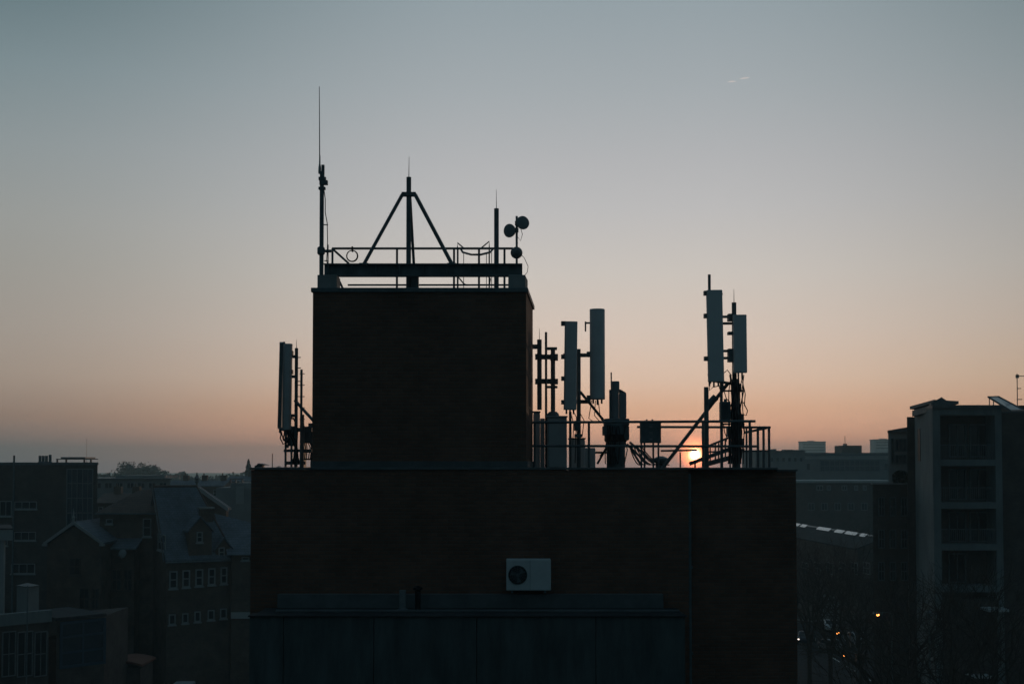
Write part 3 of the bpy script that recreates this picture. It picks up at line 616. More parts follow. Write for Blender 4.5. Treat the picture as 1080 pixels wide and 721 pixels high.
# ================================================================== BACKGROUND BUILDINGS
class Wall:
    """vertical wall through two ground points; windows are placed on it by where they stand"""
    def __init__(s, A, B):
        s.A = Vector((A[0], A[1], 0)); s.B = Vector((B[0], B[1], 0)); s.e = (s.B - s.A).normalized()
        s.n = Vector((s.e.y, -s.e.x, 0))
        if s.n.dot(-s.A) < 0: s.n = -s.n
    def hit(s, px, py):
        d = P(px, py, 1.0) - Vector((0, 0, ZC)); t = s.A.dot(s.n) / d.dot(s.n)
        p = d * t; return (p - s.A).dot(s.e), p.z + ZC
    def pt(s, u, z, o=0): q = s.A + s.e * u + s.n * o; return V(q.x, q.y, z)
    def slab(s, mb, u0, u1, z0, z1, o0, o1):
        mb.ext([s.pt(u0, z0, o0), s.pt(u1, z0, o0), s.pt(u1, z1, o0), s.pt(u0, z1, o0)], s.n * (o1 - o0)); return mb
def window(parent, wall, x0, y0, x1, y1, cols=2, rows=2, fm=TRIM, gm_=GLASS, fw=.08, sill=True, name='window'):
    u0, z1 = wall.hit(x0, y0); u1, z0 = wall.hit(x1, y1)
    if u1 < u0: u0, u1 = u1, u0
    p = MB(); wall.slab(p, u0 + fw * .5, u1 - fw * .5, z0 + fw * .5, z1 - fw * .5, .004, .02)
    w = part(name, p, gm_, parent)
    f = MB()
    wall.slab(f, u0, u1, z1 - fw, z1, .003, .09); wall.slab(f, u0, u1, z0, z0 + fw, .003, .09)
    wall.slab(f, u0, u0 + fw, z0 + fw, z1 - fw, .003, .09); wall.slab(f, u1 - fw, u1, z0 + fw, z1 - fw, .003, .09)
    for c in range(1, cols):
        u = u0 + (u1 - u0) * c / cols; wall.slab(f, u - fw * .35, u + fw * .35, z0 + fw, z1 - fw, .021, .07)
    for r in range(1, rows):
        z = z0 + (z1 - z0) * r / rows; wall.slab(f, u0 + fw, u1 - fw, z - fw * .4, z + fw * .4, .021, .075)
    part('frame', f, fm, w)
    if sill:
        q = MB(); wall.slab(q, u0 - .08, u1 + .08, z0 - .14, z0 - .002, .003, .16); part('sill', q, fm, w)
    return w
def GX(px, Y): return (XA(px, Y), Y)

# ---- L1 brick block at far left
Y1 = 135.0
L1 = thing('brick_block', 'flat roofed dark brick block with a tall glazed stair strip, far left', 'building', (XA(50, Y1), Y1 + 6, 0))
t1 = ZA(487.3, Y1)
part('wall', MB().prism([GX(-70, Y1), GX(103, Y1), GX(101, Y1 + 14), (XA(-70, Y1), Y1 + 14)], 0, t1 - .3), BRICK3, L1)
part('roof', MB().prism([(XA(-70, Y1) - .1, Y1 - .12), (XA(103, Y1) + .12, Y1 - .12), GX(101.5, Y1 + 14.1), (XA(-70, Y1), Y1 + 14.1)], t1 - .297, t1), STEEL, L1)
w1 = Wall(GX(-70, Y1), GX(103, Y1))
window(L1, w1, 70.5, 494, 98, 556, 5, 4, GALV, GLASSB, .10, False, 'stair_glazing')
for (a, b_, c_, d_, k) in ((-6, 528, 12.5, 544, 3), (15.5, 528.5, 39, 536.5, 3), (15, 560.5, 38, 569.5, 3), (12, 594, 37, 604.5, 3), (-8, 560, 8, 575, 2)): window(L1, w1, a, b_, c_, d_, k, 1)
part('drainpipe', MB().tube((XA(15, Y1 - .1), Y1 - .15, 2), (XA(15, Y1 - .1), Y1 - .15, ZA(480, Y1)), .11, 8), STEEL, L1)
for k, px in enumerate((42.2, 45.6, 49, 52.8)):
    f = thing('flue_pipe', 'short dark flue pipe in a row of four on the far left brick block', 'flue', (XA(px, Y1 + 2), Y1 + 2, t1), 'flue pipes on the far left block')
    part('pipe', MB().tube((XA(px, Y1 + 2), Y1 + 2, t1), (XA(px, Y1 + 2), Y1 + 2, ZA(480.3 if k < 3 else 479.3, Y1 + 2)), .16, 10), STEEL, f)
    part('collar', MB().lathe([(.24, 0), (.2, .08)], (XA(px, Y1 + 2), Y1 + 2, t1), (0, 0, 1), 10), STEEL, f)
cf = thing('roof_canopy', 'low dark flat canopy frame on the far left block roof edge', 'canopy', (XA(80, Y1 + 1), Y1 + 2, t1))
part('roof_sheet', MB().box(XA(65.5, Y1 + 1), XA(91, Y1 + 1), Y1 + .6, Y1 + 4, ZA(483.4, Y1 + 1), ZA(481.8, Y1 + 1)), STEEL, cf)
part('rail', MB().box(XA(60, Y1 + 1), XA(104, Y1 + 1), Y1 + .7, Y1 + .85, ZA(484.4, Y1 + 1), ZA(483.5, Y1 + 1)), STEEL, cf)
for px in (60.5, 70, 89, 96): part('post', MB().box(XA(px, Y1 + 1) - .08, XA(px, Y1 + 1) + .08, Y1 + .9, Y1 + 1.05, t1, ZA(483.5, Y1 + 1)), STEEL, cf)
pole(91.2, 462, Y1 + 3, .014, 'radio_whip', 'hair thin tall whip rising from the far left block roof', zb=t1, plate=True, cat='rod')

# ---- white trimmed block at the very edge
Y2 = 104.0
L2 = thing('white_trimmed_block', 'block with a pale fascia board and white corner post at the left edge', 'building', (XA(-20, Y2), Y2 + 4, 0))
part('wall', MB().prism([(XA(-80, Y2), Y2 + .3), (XA(2, Y2), Y2 + .3), GX(1, Y2 + 5.5), (XA(-80, Y2), Y2 + 5.5)], 0, ZA(569.5, Y2)), BRICK3, L2)
part('fascia', MB().prism([(XA(-80, Y2), Y2 - .2), (XA(15.5, Y2), Y2 - .2), GX(12, Y2 + 6), (XA(-80, Y2), Y2 + 6)], ZA(569.5, Y2) + .003, ZA(558.2, Y2)), TRIM, L2)
part('roof', MB().prism([(XA(-80, Y2), Y2 - .25), (XA(15.8, Y2), Y2 - .25), GX(12.3, Y2 + 6.1), (XA(-80, Y2), Y2 + 6.1)], ZA(558.2, Y2) + .002, ZA(556.6, Y2)), FELT, L2)
part('corner_post', MB().box(XA(1.5, Y2), XA(5.5, Y2), Y2 - .05, Y2 + .3, 0, ZA(569.5, Y2)), TRIM, L2)
# ---- flat annex with pale parapet
An = thing('flat_annex', 'low flat roofed annex with a broad pale parapet, bottom left corner', 'building', (XA(10, 91), 94, 0))
A0, A1 = GX(-60, 87.5), GX(54, 93.2)
za = ZA(648, 90.0)
wA = Wall(A0, A1)
b_ = MB(); b_.prism([A0, A1, (A1[0] - 3, A1[1] + 5.2), (A0[0], A0[1] + 9)], 0, za - .9); part('wall', b_, BRICK3, An)
b_ = MB(); wA.slab(b_, -.1, (wA.B - wA.A).length + .1, za - .897, za, -.12, .25); part('parapet', b_, RENDER, An, bevel=.03)
for a, c_ in ((2, 16), (18, 34), (36, 49)): window(An, wA, a, 666, c_, 712, 2, 2, GALV, GLASS, .08, False)
part('roof', MB().prism([(A0[0], A0[1] + .6), (A1[0], A1[1] + .6), (A1[0] - 3, A1[1] + 5.2), (A0[0], A0[1] + 9)], za - .897, za - .87), FELT, An)
pb = thing('plant_box', 'pale box shaped roof plant on the low annex roof', 'plant box', (XA(30, 95), 95, za - .9))
part('body', MB().prism([GX(19.5, 94.6), GX(31, 93.6), GX(43, 94.6), GX(31, 96.4)], za - .9, ZA(618.5, 94)), OFFICE, pb, bevel=.03)
part('lid', MB().prism([GX(19, 94.5), GX(31, 93.5), GX(43.5, 94.5), GX(31, 96.5)], ZA(618.5, 94) + .003, ZA(617.6, 94)), LEAD, pb)
pole(31, 617, 89.2, .05, 'dark_pole', 'dark upright pole in front of the pale annex parapet', zb=0, cat='pole')
# ---- blue framed glazing
Gz = thing('glazed_extension', 'glazed extension with faint blue frames, low at bottom left', 'building', (XA(88, 97), 99, 0))
G0, G1 = GX(62, 94.5), GX(112, 97.4)
wG = Wall(G0, G1); zg = ZA(651.5, 96)
part('wall', MB().prism([G0, G1, (G1[0], G1[1] + 6), (G0[0], G0[1] + 6)], 0, zg), BRICK3, Gz)
window(Gz, wG, 63, 655.5, 111, 699, 2, 3, BLUEF, GLASSB, .22, False, 'glazing')
b_ = MB(); wG.slab(b_, -.1, (wG.B - wG.A).length + .1, zg + .003, zg + .22, -6, .15); part('roof', b_, FELT, Gz)
part('brick_pier', MB().box(XA(48, 95), XA(61.6, 95), 95, 97, 0, ZA(673, 95)), BRICK, Gz)
# ---- small gabled hall
Y3 = 115.0
H = thing('gabled_hall', 'brick hall whose white edged gable and finial stand before the stair glazing', 'building', (XA(80, Y3), Y3 + 5, 0))
gx0, gxa, gx1 = XA(51, Y3), XA(79.5, Y3), XA(108, Y3); zE, zA = ZA(573, Y3), ZA(552, Y3)
part('wall', MB().ext([(gx0, Y3, 0), (gx1, Y3, 0), (gx1, Y3, zE), (gxa, Y3, zA - .25), (gx0, Y3, zE)], (0, 14, 0)), BRICK2, H)
rfm = MB()
for xe in (XA(48.5, Y3), XA(110.5, Y3)):
    rfm.ext([(xe, Y3 - .3, zE - .1), (gxa, Y3 - .3, zA + .02), (gxa, Y3 - .3, zA + .22), (xe, Y3 - .3, zE + .1)], (0, 14.6, 0))
part('roof', rfm, SLATE, H)
bb = MB()
for xe in (XA(48, Y3), XA(111, Y3)):
    bb.ext([(xe, Y3 - .36, zE - .18), (gxa, Y3 - .36, zA - .06), (gxa, Y3 - .36, zA + .28), (xe, Y3 - .36, zE + .12)], (0, .055, 0))
bb.box(XA(48, Y3) - .1, XA(52, Y3), Y3 - .37, Y3 - .1, zE - .2, zE); bb.box(XA(107, Y3), XA(111, Y3) + .1, Y3 - .37, Y3 - .1, zE - .2, zE)
part('bargeboard', bb, TRIM, H)
part('finial', MB().lathe([(.10, -.3), (.10, .3), (.16, .4), (.08, .55), (.05, .9), (.02, 1.25)], (gxa, Y3 - .33, zA + .2), (0, 0, 1), 8), TRIM, H)
wH = Wall((gx0, Y3), (gx1, Y3)); window(H, wH, 84, 620, 94, 642, 2, 2, BRICK3, GLASS); window(H, wH, 97, 620, 104, 642, 2, 2, BRICK3, GLASS)
window(H, wH, 74, 588, 85, 606, 2, 2, BRICK3, GLASS)
# its side range
rz0, rz1 = ZA(578, 117.5), ZA(553.5, 122.5); xa, xb = gx1 + .05, XA(142, 117.5)
Rg = thing('slate_range', 'low range with a plain slate roof just right of the white edged gable', 'building', ((xa + xb) / 2, 121, 0))
part('wall', MB().ext([(xa, 117.8, 0), (xa, 127, 0), (xa, 127, rz0), (xa, 122.5, rz1 - .2), (xa, 117.8, rz0 - .05)], (xb - xa, 0, 0)), BRICK2, Rg)
rq = MB(); rq.ext([(xa - .02, 117.4, rz0 - .1), (xa - .02, 122.5, rz1), (xa - .02, 122.5, rz1 + .14), (xa - .02, 117.4, rz0 + .06)], (xb - xa + .3, 0, 0)); rq.ext([(xa - .02, 127.4, rz0 - .1), (xa - .02, 122.53, rz1), (xa - .02, 122.53, rz1 + .14), (xa - .02, 127.4, rz0 + .06)], (xb - xa + .3, 0, 0))
part('roof', rq, SLATE, Rg)
part('gutter', MB().tube((xa, 117.3, rz0 - .05), (xb + .3, 117.3, rz0 - .05), .09, 8), STEEL, Rg)
wR = Wall((xa, 117.8), (xb, 117.8)); window(Rg, wR, 118, 600, 128, 622, 2, 2, BRICK3, GLASS); window(Rg, wR, 131, 600, 139, 622, 2, 2, BRICK3, GLASS)
sd = thing('satellite_dish', 'pale round satellite dish on the slate range wall', 'dish antenna', (XA(128, 117.3), 117.3, ZA(590, 117.3)))
c_ = P(129, 583.5, 117.1)
part('reflector', MB().lathe([(.1, .1), (.3, .05), (.42, 0), (.42, -.03)], c_, (-.3, -1, .3), 20), DISHM, sd, smooth=40)
part('arm', MB().bar(c_, V(c_.x, 117.8, c_.z - .2), .06, .06), GALV, sd)
part('feed', MB().tube(c_ + V(0, 0, -.5), c_ + V(-.2, -.7, -.1), .03, 6), GALV, sd)

# ---- tiled range behind (M)
Mm = thing('tiled_house', 'house with a dull clay tiled hipped roof left of the tall slate school roof', 'building', (XA(135, 121), 123, 0))
m0, m1 = GX(106, 119.4), GX(163, 119.4); zm = ZA(540.5, 119.4)
part('wall', MB().prism([m0, m1, (m1[0], 127), (m0[0], 127)], 0, zm), BRICK2, Mm)
ra, rb = P(146, 517, 123.2), P(161, 515.2, 123.2); b_ = MB()
e0, e1, e2, e3 = V(m0[0] - .3, 119.0, zm), V(m1[0] + .2, 119.0, zm), V(m1[0] + .2, 127.4, zm), V(m0[0] - .3, 127.4, zm)
b_.add([e0, e1, e2, e3, ra, rb], [(0, 1, 5, 4), (1, 2, 5), (2, 3, 4, 5), (3, 0, 4), (3, 2, 1, 0)])
part('roof', b_, TILE, Mm)
part('gutter', MB().box(m0[0] - .35, m1[0] + .22, 118.9, 119.05, zm - .14, zm - .003), STEEL, Mm)
wM = Wall(m0, m1); window(Mm, wM, 151, 546.5, 159.5, 565.5, 1, 2); window(Mm, wM, 112, 547, 119, 552, 1, 1)

# ---- the school: gable facing left-front, long slate slope facing right-front
Sc = thing('slate_roofed_school', 'tall brick school with a steep slate roof and rows of white sash windows', 'building', (XA(200, 118), 121, 0))
eA = V(XA(177, 114), 114, 0); d1 = V(.89, .45, 0).normalized(); d2 = V(-.45, .89, 0).normalized()
Lw, Hw = 6.0, 5.6
eB = eA + d1 * Lw; eC = eB + d2 * 2 * Hw; eD = eA + d2 * 2 * Hw
zs = ZA(590, 115); zr = ZA(514.5, 120)
def up_(v, z): return V(v.x, v.y, z)
gA = eA + d2 * Hw
wl = MB(); wl.ext([up_(eA, 0), up_(eB, 0), up_(eC, 0), up_(eD, 0)], (0, 0, zs)); part('wall', wl, BRICK2, Sc)
part('gable_wall', MB().ext([up_(eA, zs + .002), up_(eD, zs + .002), up_(gA, zr - .2)], d1 * .35), BRICK2, Sc)
tR = next(t * .05 for t in range(400) if CX + F * (gA + d1 * t * .05).x / (gA + d1 * t * .05).y >= 207.5)
rL, rR2 = up_(gA, zr) - d1 * .2, up_(gA + d1 * tR, zr)
qa, qb = up_(eA, zs - .15) - d2 * .35 - d1 * .2, up_(eB, zs - .15) - d2 * .35 + d1 * .3
qc, qd = up_(eC, zs - .15) + d2 * .35 + d1 * .3, up_(eD, zs - .15) + d2 * .35 - d1 * .2
th_ = V(0, 0, .18); ov = d1 * .25
rf = MB(); rf.ext([qa, qb, rR2, rL], th_); rf.ext([qd, qc, rR2, rL], th_); rf.ext([qb, qc, rR2], th_)
part('roof', rf, SLATE, Sc)
part('ridge_tile', MB().tube(rL + th_, rR2 + th_, .13, 8).tube(rR2 + th_, qb + th_, .09, 6), TILE, Sc)
part('gutter', MB().tube(qa + V(0, 0, -.02) - d2 * .08, qb + V(0, 0, -.02) - d2 * .08, .08, 8), STEEL, Sc)
vg = MB(); lo_ = up_(eA, zs - .1) - d2 * .35 - ov * 1.3; hi_ = up_(gA, zr) - ov * 1.3
vg.ext([lo_, hi_, hi_ + V(0, 0, .26), lo_ + V(0, 0, .26)], -d1 * .08); part('verge', vg, LEAD, Sc)
wS = Wall((eA.x, eA.y), (eB.x, eB.y))
for (a, y0, c_, y1) in ((178.5, 602, 187, 620), (192.3, 601, 200.3, 618.8), (206, 600, 214, 617.5), (219.5, 599, 227, 616.3), (232.5, 598, 239.5, 615)): window(Sc, wS, a, y0, c_, y1, 1, 2, fw=.12)
for (a, y0, c_, y1) in ((178, 647.5, 185, 658), (192, 646.5, 198.5, 656.5), (205, 644.5, 211.5, 655), (219, 643, 226, 653), (232, 641.5, 239, 651.5)): window(Sc, wS, a, y0, c_, y1, 1, 1, fw=.10)
wGb = Wall((eA.x, eA.y), (eD.x, eD.y)); window(Sc, wGb, 167.3, 562, 175, 581.5, 1, 2)
# wall dormers and chimney on the long slope
def dormer(s0, s1, py_e, py_a, win, m=BRICK2):
    q0 = eA + d1 * s0; q1 = eA + d1 * s1; mid = (q0 + q1) / 2; Yq = mid.y
    ze, zp = ZA(py_e, Yq), ZA(py_a, Yq); dd = 4.2
    b = MB(); b.ext([up_(q0, zs - .5) - d2 * .03, up_(q1, zs - .5) - d2 * .03, up_(q1, ze) - d2 * .03, up_(mid, zp) - d2 * .03, up_(q0, ze) - d2 * .03], d2 * dd)
    d = part('dormer', b, m, Sc)
    r = MB()
    for q in (q0, q1):
        o_ = (q - mid).normalized() * .2
        r.ext([up_(q, ze - .12) + o_ - d2 * .2, up_(mid, zp + .03) - d2 * .2, up_(mid, zp + .2) - d2 * .2, up_(q, ze + .05) + o_ - d2 * .2], d2 * (dd + .2))
    part('dormer_roof', r, SLATE, d)
    wd = Wall((q0 - d2 * .03).to_2d(), (q1 - d2 * .03).to_2d()); window(d, wd, *win, 1, 2, fw=.1)
dormer(2.0, 4.1, 560, 546, (207.3, 560.5, 213.6, 571.5))
dormer(4.5, 6.0, 580, 568, (230.5, 577, 236.8, 587))
ch = MB(); c0 = eA + d1 * 3.6 + d2 * 2.6
zc1 = ZA(536.5, 118)
ch.ext([up_(c0, zs + 1), up_(c0 + d1 * 1.25, zs + 1), up_(c0 + d1 * 1.25 + d2 * .7, zs + 1), up_(c0 + d2 * .7, zs + 1)], (0, 0, zc1 - zs - 1)); cho = part('chimney', ch, BRICK2, Sc)
part('chimney_cap', MB().ext([up_(c0 - d1 * .1 - d2 * .1, zc1 + .002), up_(c0 + d1 * 1.35 - d2 * .1, zc1 + .002), up_(c0 + d1 * 1.35 + d2 * .8, zc1 + .002), up_(c0 - d1 * .1 + d2 * .8, zc1 + .002)], (0, 0, .16)), CONC, cho)
# ---- gabled house behind the school
Yb = 133.0
Bh = thing('gabled_house', 'house behind the school, its pale bargeboard sloping down right from a finial', 'building', (XA(208, Yb), Yb + 4, 0))
bx, bl, brr = XA(208.5, Yb), XA(173, Yb), XA(242, Yb); zb0, zb1 = ZA(536, Yb), ZA(514.5, Yb)
part('wall', MB().ext([(bl + .3, Yb, 0), (brr - .3, Yb, 0), (brr - .3, Yb, zb0), (bx, Yb, zb1 - .2), (bl + .3, Yb, zb0)], (0, 1.0, 0)), BRICK2, Bh)
r = MB()
for xe in (bl, brr): r.ext([(xe, Yb - .25, zb0 - .15), (bx, Yb - .25, zb1), (bx, Yb - .25, zb1 + .2), (xe, Yb - .25, zb0 + .05)], (0, 1.3, 0))
part('roof', r, SLATE, Bh)
r = MB()
for xe in (bl, brr): r.ext([(xe, Yb - .34, zb0 - .35), (bx, Yb - .34, zb1 - .15), (bx, Yb - .34, zb1 + .28), (xe, Yb - .34, zb0 + .1)], (0, .08, 0))
part('bargeboard', r, TRIM, Bh)
part('finial', MB().lathe([(.12, 0), (.12, .5), (.3, .62), (.16, .8), (.3, .95), (.1, 1.2), (.04, 1.6)], (bx, Yb - .3, zb1 + .1), (0, 0, 1), 8), STEEL, Bh)
# ---- slate lean range right
Nh = thing('slate_cottage', 'low slate roofed cottage partly hidden by the main brick wall edge', 'building', (XA(255, 115), 117, 0))
rA, rB_, eA2, eB2 = P(226, 541, 122), P(285, 556, 121), P(240, 585, 115.5), P(290, 580, 115.5)
eB2.z = eA2.z
zw = eA2.z
part('wall', MB().prism([(eA2.x + .3, 115.9), (eB2.x, 115.9), (eB2.x, 126), (rA.x - .5, 126)], 0, zw), BRICK2, Nh)
b_ = MB(); k1, k2 = V(rA.x - .6, 128, zw), V(eB2.x, 128, zw)
b_.add([eA2, eB2, rB_, rA, k1, k2], [(0, 1, 2, 3), (1, 5, 2), (3, 2, 5, 4), (0, 3, 4), (0, 4, 5, 1)])
part('roof', b_, SLATE, Nh)
part('string_course', MB().box(XA(245, 115.8), eB2.x, 115.72, 115.897, ZA(652, 115.7), ZA(645.5, 115.7)), RENDER2, Nh)
wN = Wall((eA2.x + .3, 115.9), (eB2.x, 115.9)); window(Nh, wN, 255, 587, 263, 590.5, 1, 1)
# ---- outbuilding with rusty roof
ob = thing('outbuilding', 'low outbuilding with a dull rusty curved roof at the bottom left', 'shed', (XA(130, 103), 105, 0))
zo = ZA(699, 103); b_ = MB()
arc = [(XA(109, 103) + t * (XA(152, 103) - XA(109, 103)) / 8, 103, zo - .25 + .45 * math.sin(math.pi * (t / 8) * .8 + .3)) for t in range(9)]
b_.ext([V(*p) for p in arc] + [V(p[0], p[1], p[2] - .18) for p in arc[::-1]], (0, 4, 0)); part('roof', b_, RUST, ob)
part('wall', MB().box(XA(110, 103.2), XA(150, 103.2), 103.3, 106.8, 0, zo - .45), BRICK3, ob)
wO = Wall((XA(110, 103.3), 103.3), (XA(150, 103.3), 103.3)); window(ob, wO, 120, 706, 132, 716, 2, 1)

# ---- distant left flats
fl = thing('flat_roofed_block', 'long low flat roofed block in front of the far left trees', 'building', (XA(150, 200), 205, 0))
part('wall', MB().prism([GX(96, 200), GX(180, 200), GX(180, 214), GX(96, 214)], 0, ZA(505.5, 200)), OFFICE, fl)
part('roof', MB().prism([GX(95, 199.7), GX(181, 199.7), GX(181, 214.3), GX(95, 214.3)], ZA(505.5, 200) + .003, ZA(504, 200)), LEAD, fl)
part('plant_room', MB().box(XA(120, 202), XA(172, 202), 203, 211, ZA(504, 200) + .003, ZA(501.3, 202)), OFFICE, fl)
wF = Wall(GX(96, 200), GX(180, 200))
for k in range(7): window(fl, wF, 99 + k * 11.5, 508.5, 107 + k * 11.5, 515, 2, 1, GALV, GLASS, .1, False)
rl_ = thing('roof_handrail', 'thin pale handrail on the far flat block, left of the gable finial', 'railing', (XA(186, 201), 201, ZA(504, 200)))
part('rail', MB().box(XA(165, 201), XA(190, 201), 201, 201.1, ZA(501, 201), ZA(500.5, 201)), GALV, rl_)
for px in (166, 175.2, 180, 189.5): part('post', MB().box(XA(px, 201) - .05, XA(px, 201) + .05, 201, 201.1, ZA(505.2, 201), ZA(501, 201)), GALV, rl_)
pr = thing('grey_block', 'grey block with a pale door strip and frame on top, near the conifer', 'building', (XA(248, 165), 168, 0))
part('wall', MB().box(XA(228, 165), XA(300, 165), 165, 174, 0, ZA(514, 165)), OFFICE, pr)
part('upper_wall', MB().box(XA(243, 165.5), XA(300, 165.5), 165.6, 173, ZA(514, 165) + .003, ZA(509, 165.5)), OFFICE, pr)
part('panel', MB().box(XA(249, 164.9), XA(257, 164.9), 164.9, 164.997, ZA(531, 165), ZA(512.5, 165)), TRIM, pr)
g_ = MB()
for px in (243, 248.5, 255.5): g_.box(XA(px, 166) - .08, XA(px, 166) + .08, 166, 166.15, ZA(509, 165.5), ZA(505, 166))
g_.box(XA(242.5, 166), XA(257, 166), 166, 166.15, ZA(505.6, 166), ZA(504.6, 166)); part('roof_frame', g_, STEEL, pr)
# second row of roofs filling the view between houses
def terrace(px0, px1, Y, py_e, py_r, label, m=SLATE, wm_=BRICK2, pots=3):
    t = thing('terraced_house', label, 'building', (XA((px0 + px1) / 2, Y), Y + 4, 0))
    x0, x1 = XA(px0, Y), XA(px1, Y); ze, zp = ZA(py_e, Y), ZA(py_r, Y + 4.5)
    part('wall', MB().ext([(x0, Y, 0), (x0, Y + 9, 0), (x0, Y + 9, ze), (x0, Y + 4.5, zp - .15), (x0, Y, ze)], (x1 - x0, 0, 0)), wm_, t)
    r = MB(); r.ext([(x0 - .1, Y - .3, ze - .15), (x0 - .1, Y + 4.5, zp), (x0 - .1, Y + 4.5, zp + .15), (x0 - .1, Y - .3, ze)], (x1 - x0 + .2, 0, 0)); r.ext([(x0 - .1, Y + 9.3, ze - .15), (x0 - .1, Y + 4.52, zp), (x0 - .1, Y + 4.52, zp + .15), (x0 - .1, Y + 9.3, ze)], (x1 - x0 + .2, 0, 0))
    ro = part('roof', r, m, t)
    for k in range(pots):
        x = x0 + (k + .7) * (x1 - x0) / pots
        part('chimney', MB().box(x - .5, x + .5, Y + 4, Y + 5, zp - .5, zp + 1.1).tube((x - .2, Y + 4.5, zp + 1.1), (x - .2, Y + 4.5, zp + 1.5), .12, 6), wm_, ro)
    w = Wall((x0, Y), (x1, Y)); n = max(2, int((px1 - px0) / 14))
    for k in range(n):
        a = px0 + (k + .25) * (px1 - px0) / n; window(t, w, a, py_e + 4, a + 5, py_e + 11, 1, 2, fw=.1)
terrace(176, 236, 230, 512, 507, 'far terrace roof glimpsed behind the pale bargeboard house')
terrace(238, 300, 260, 507, 502.5, 'far terrace with a slate roof behind the grey block', pots=2)
terrace(100, 160, 168, 530, 521, 'terrace roof between the stair glazing and the tiled house', TILE)

# ================================================================== RIGHT SIDE
# R1 apartment block
Yr = 88.0
R1 = thing('apartment_block', 'grey apartment block with stacked recessed balconies at the right edge', 'building', (XA(1020, Yr), Yr + 5, 0))
zt1 = ZA(427, Yr)
xA, xB_, xC, xD, xE = XA(985, Yr), XA(992, Yr), XA(1050, Yr), XA(1057, Yr), XA(1150, Yr)
D0 = Yr + 1.8
back = (XA(966, 94.5), 94.5)
zt2 = ZA(433.6, Yr)
part('wall', MB().prism([(xB_, D0), (xD, D0), (xD, Yr + 14), GX(965, Yr + 9), back, (xA + .05, Yr + .4), (xB_, Yr + .4)], 0, zt1 - .25), BRICK3, R1)
part('wall', MB().prism([(xD + .003, D0), (xE, D0), (xE, Yr + 14), (xD + .003, Yr + 14)], 0, zt2 - .1), BRICK3, R1)
part('roof', MB().box(xD + .003, xE, Yr + .2, Yr + 14, zt2 - .097, zt2), LEAD, R1)
# left side wall (paler render)
sw = MB(); wS1 = Wall((xA, Yr + .02), back); wS1.slab(sw, 0, (wS1.B - wS1.A).length, 0, ZA(432, 91), .0, .06); part('side_wall', sw, RENDER, R1)
b_ = MB(); u0, za_ = wS1.hit(971.5, 452); u1, zb_ = wS1.hit(969.8, 486); wS1.slab(b_, min(u0, u1), max(u0, u1) + .15, zb_, za_, .062, .10); part('slit_window', b_, BLACK, R1)
fm_ = MB(); fm_.box(xA, xB_, Yr, Yr + .4, 0, zt1 - .25); fm_.box(xC, xD, Yr, D0 - .003, 0, zt1 - .25); fm_.box(xB_, xC, Yr, D0 - .003, ZA(437.5, Yr), zt1 - .25)
part('frame_pier', fm_, RENDER, R1)
part('right_wall', MB().box(xD + .003, xE, Yr + .25, D0 - .003, 0, zt2 - .1), BRICK3, R1)
part('roof', MB().prism([(xA - .1, Yr - .12), (xD + .1, Yr - .12), (xD + .1, Yr + 14.1), GX(965, Yr + 9), (back[0] - .1, back[1])], zt1 - .247, zt1), LEAD, R1)
for k, py in enumerate((484.5, 529.5, 573.5, 617.5)):
    zz = ZA(py, Yr); zb = ZA(py + 6.5, Yr)
    part('balcony_slab', MB().box(xB_ + .003, xC - .003, Yr - .02, D0 - .003, zb, zz), RENDER, R1)
    if k < 3:
        o = part('balustrade', MB().box(xB_ + .05, xC - .05, Yr + .12, Yr + .16, zz + 1.02, zz + 1.08), STEEL, R1); ub = MB()
        for j in range(28): x = xB_ + .1 + j * (xC - xB_ - .2) / 27; ub.box(x - .012, x + .012, Yr + .128, Yr + .152, zz + .002, zz + 1.018)
        part('upright', ub, STEEL, o)
wB = Wall((xB_, D0), (xC, D0))
for (a, b1, c1, d1_) in ((1000, 447, 1019, 482), (1022, 447, 1042, 482), (1000, 494, 1019, 527), (1022, 494, 1042, 527), (1000, 539, 1019, 571), (1022, 539, 1042, 571), (1000, 583, 1019, 614)):
    window(R1, wB, a, b1, c1, d1_, 2, 1, STEEL, GLASS, .09, False, 'balcony_door')
# little shed roof
sr = MB(); pk = [P(982, 425.5, Yr), P(993, 418.6, Yr), P(1005, 427.2, Yr)]
sr.ext([up_(pk[0], zt1 + .003), pk[0] + V(0, 0, .05), pk[1], pk[2] + V(0, 0, .05), up_(pk[2], zt1 + .003)], (.5, 2, 0)); part('shed_roof', sr, STEEL, R1)
sr = MB(); q0, q1 = P(959.5, 431.5, 93.5), P(985, 424.5, 88.2); sr.ext([q0, q1, q1 + V(0, 0, .22), q0 + V(0, 0, .22)], (2.5, 2.0, 0)); part('side_eave', sr, STEEL, R1)
part('clerestory', MB().ext([P(962, 439, 93.2), P(985, 432.5, 88.5), P(985, 426, 88.5), P(962, 433, 93.2)], (.6, .6, 0)), STEEL, R1)
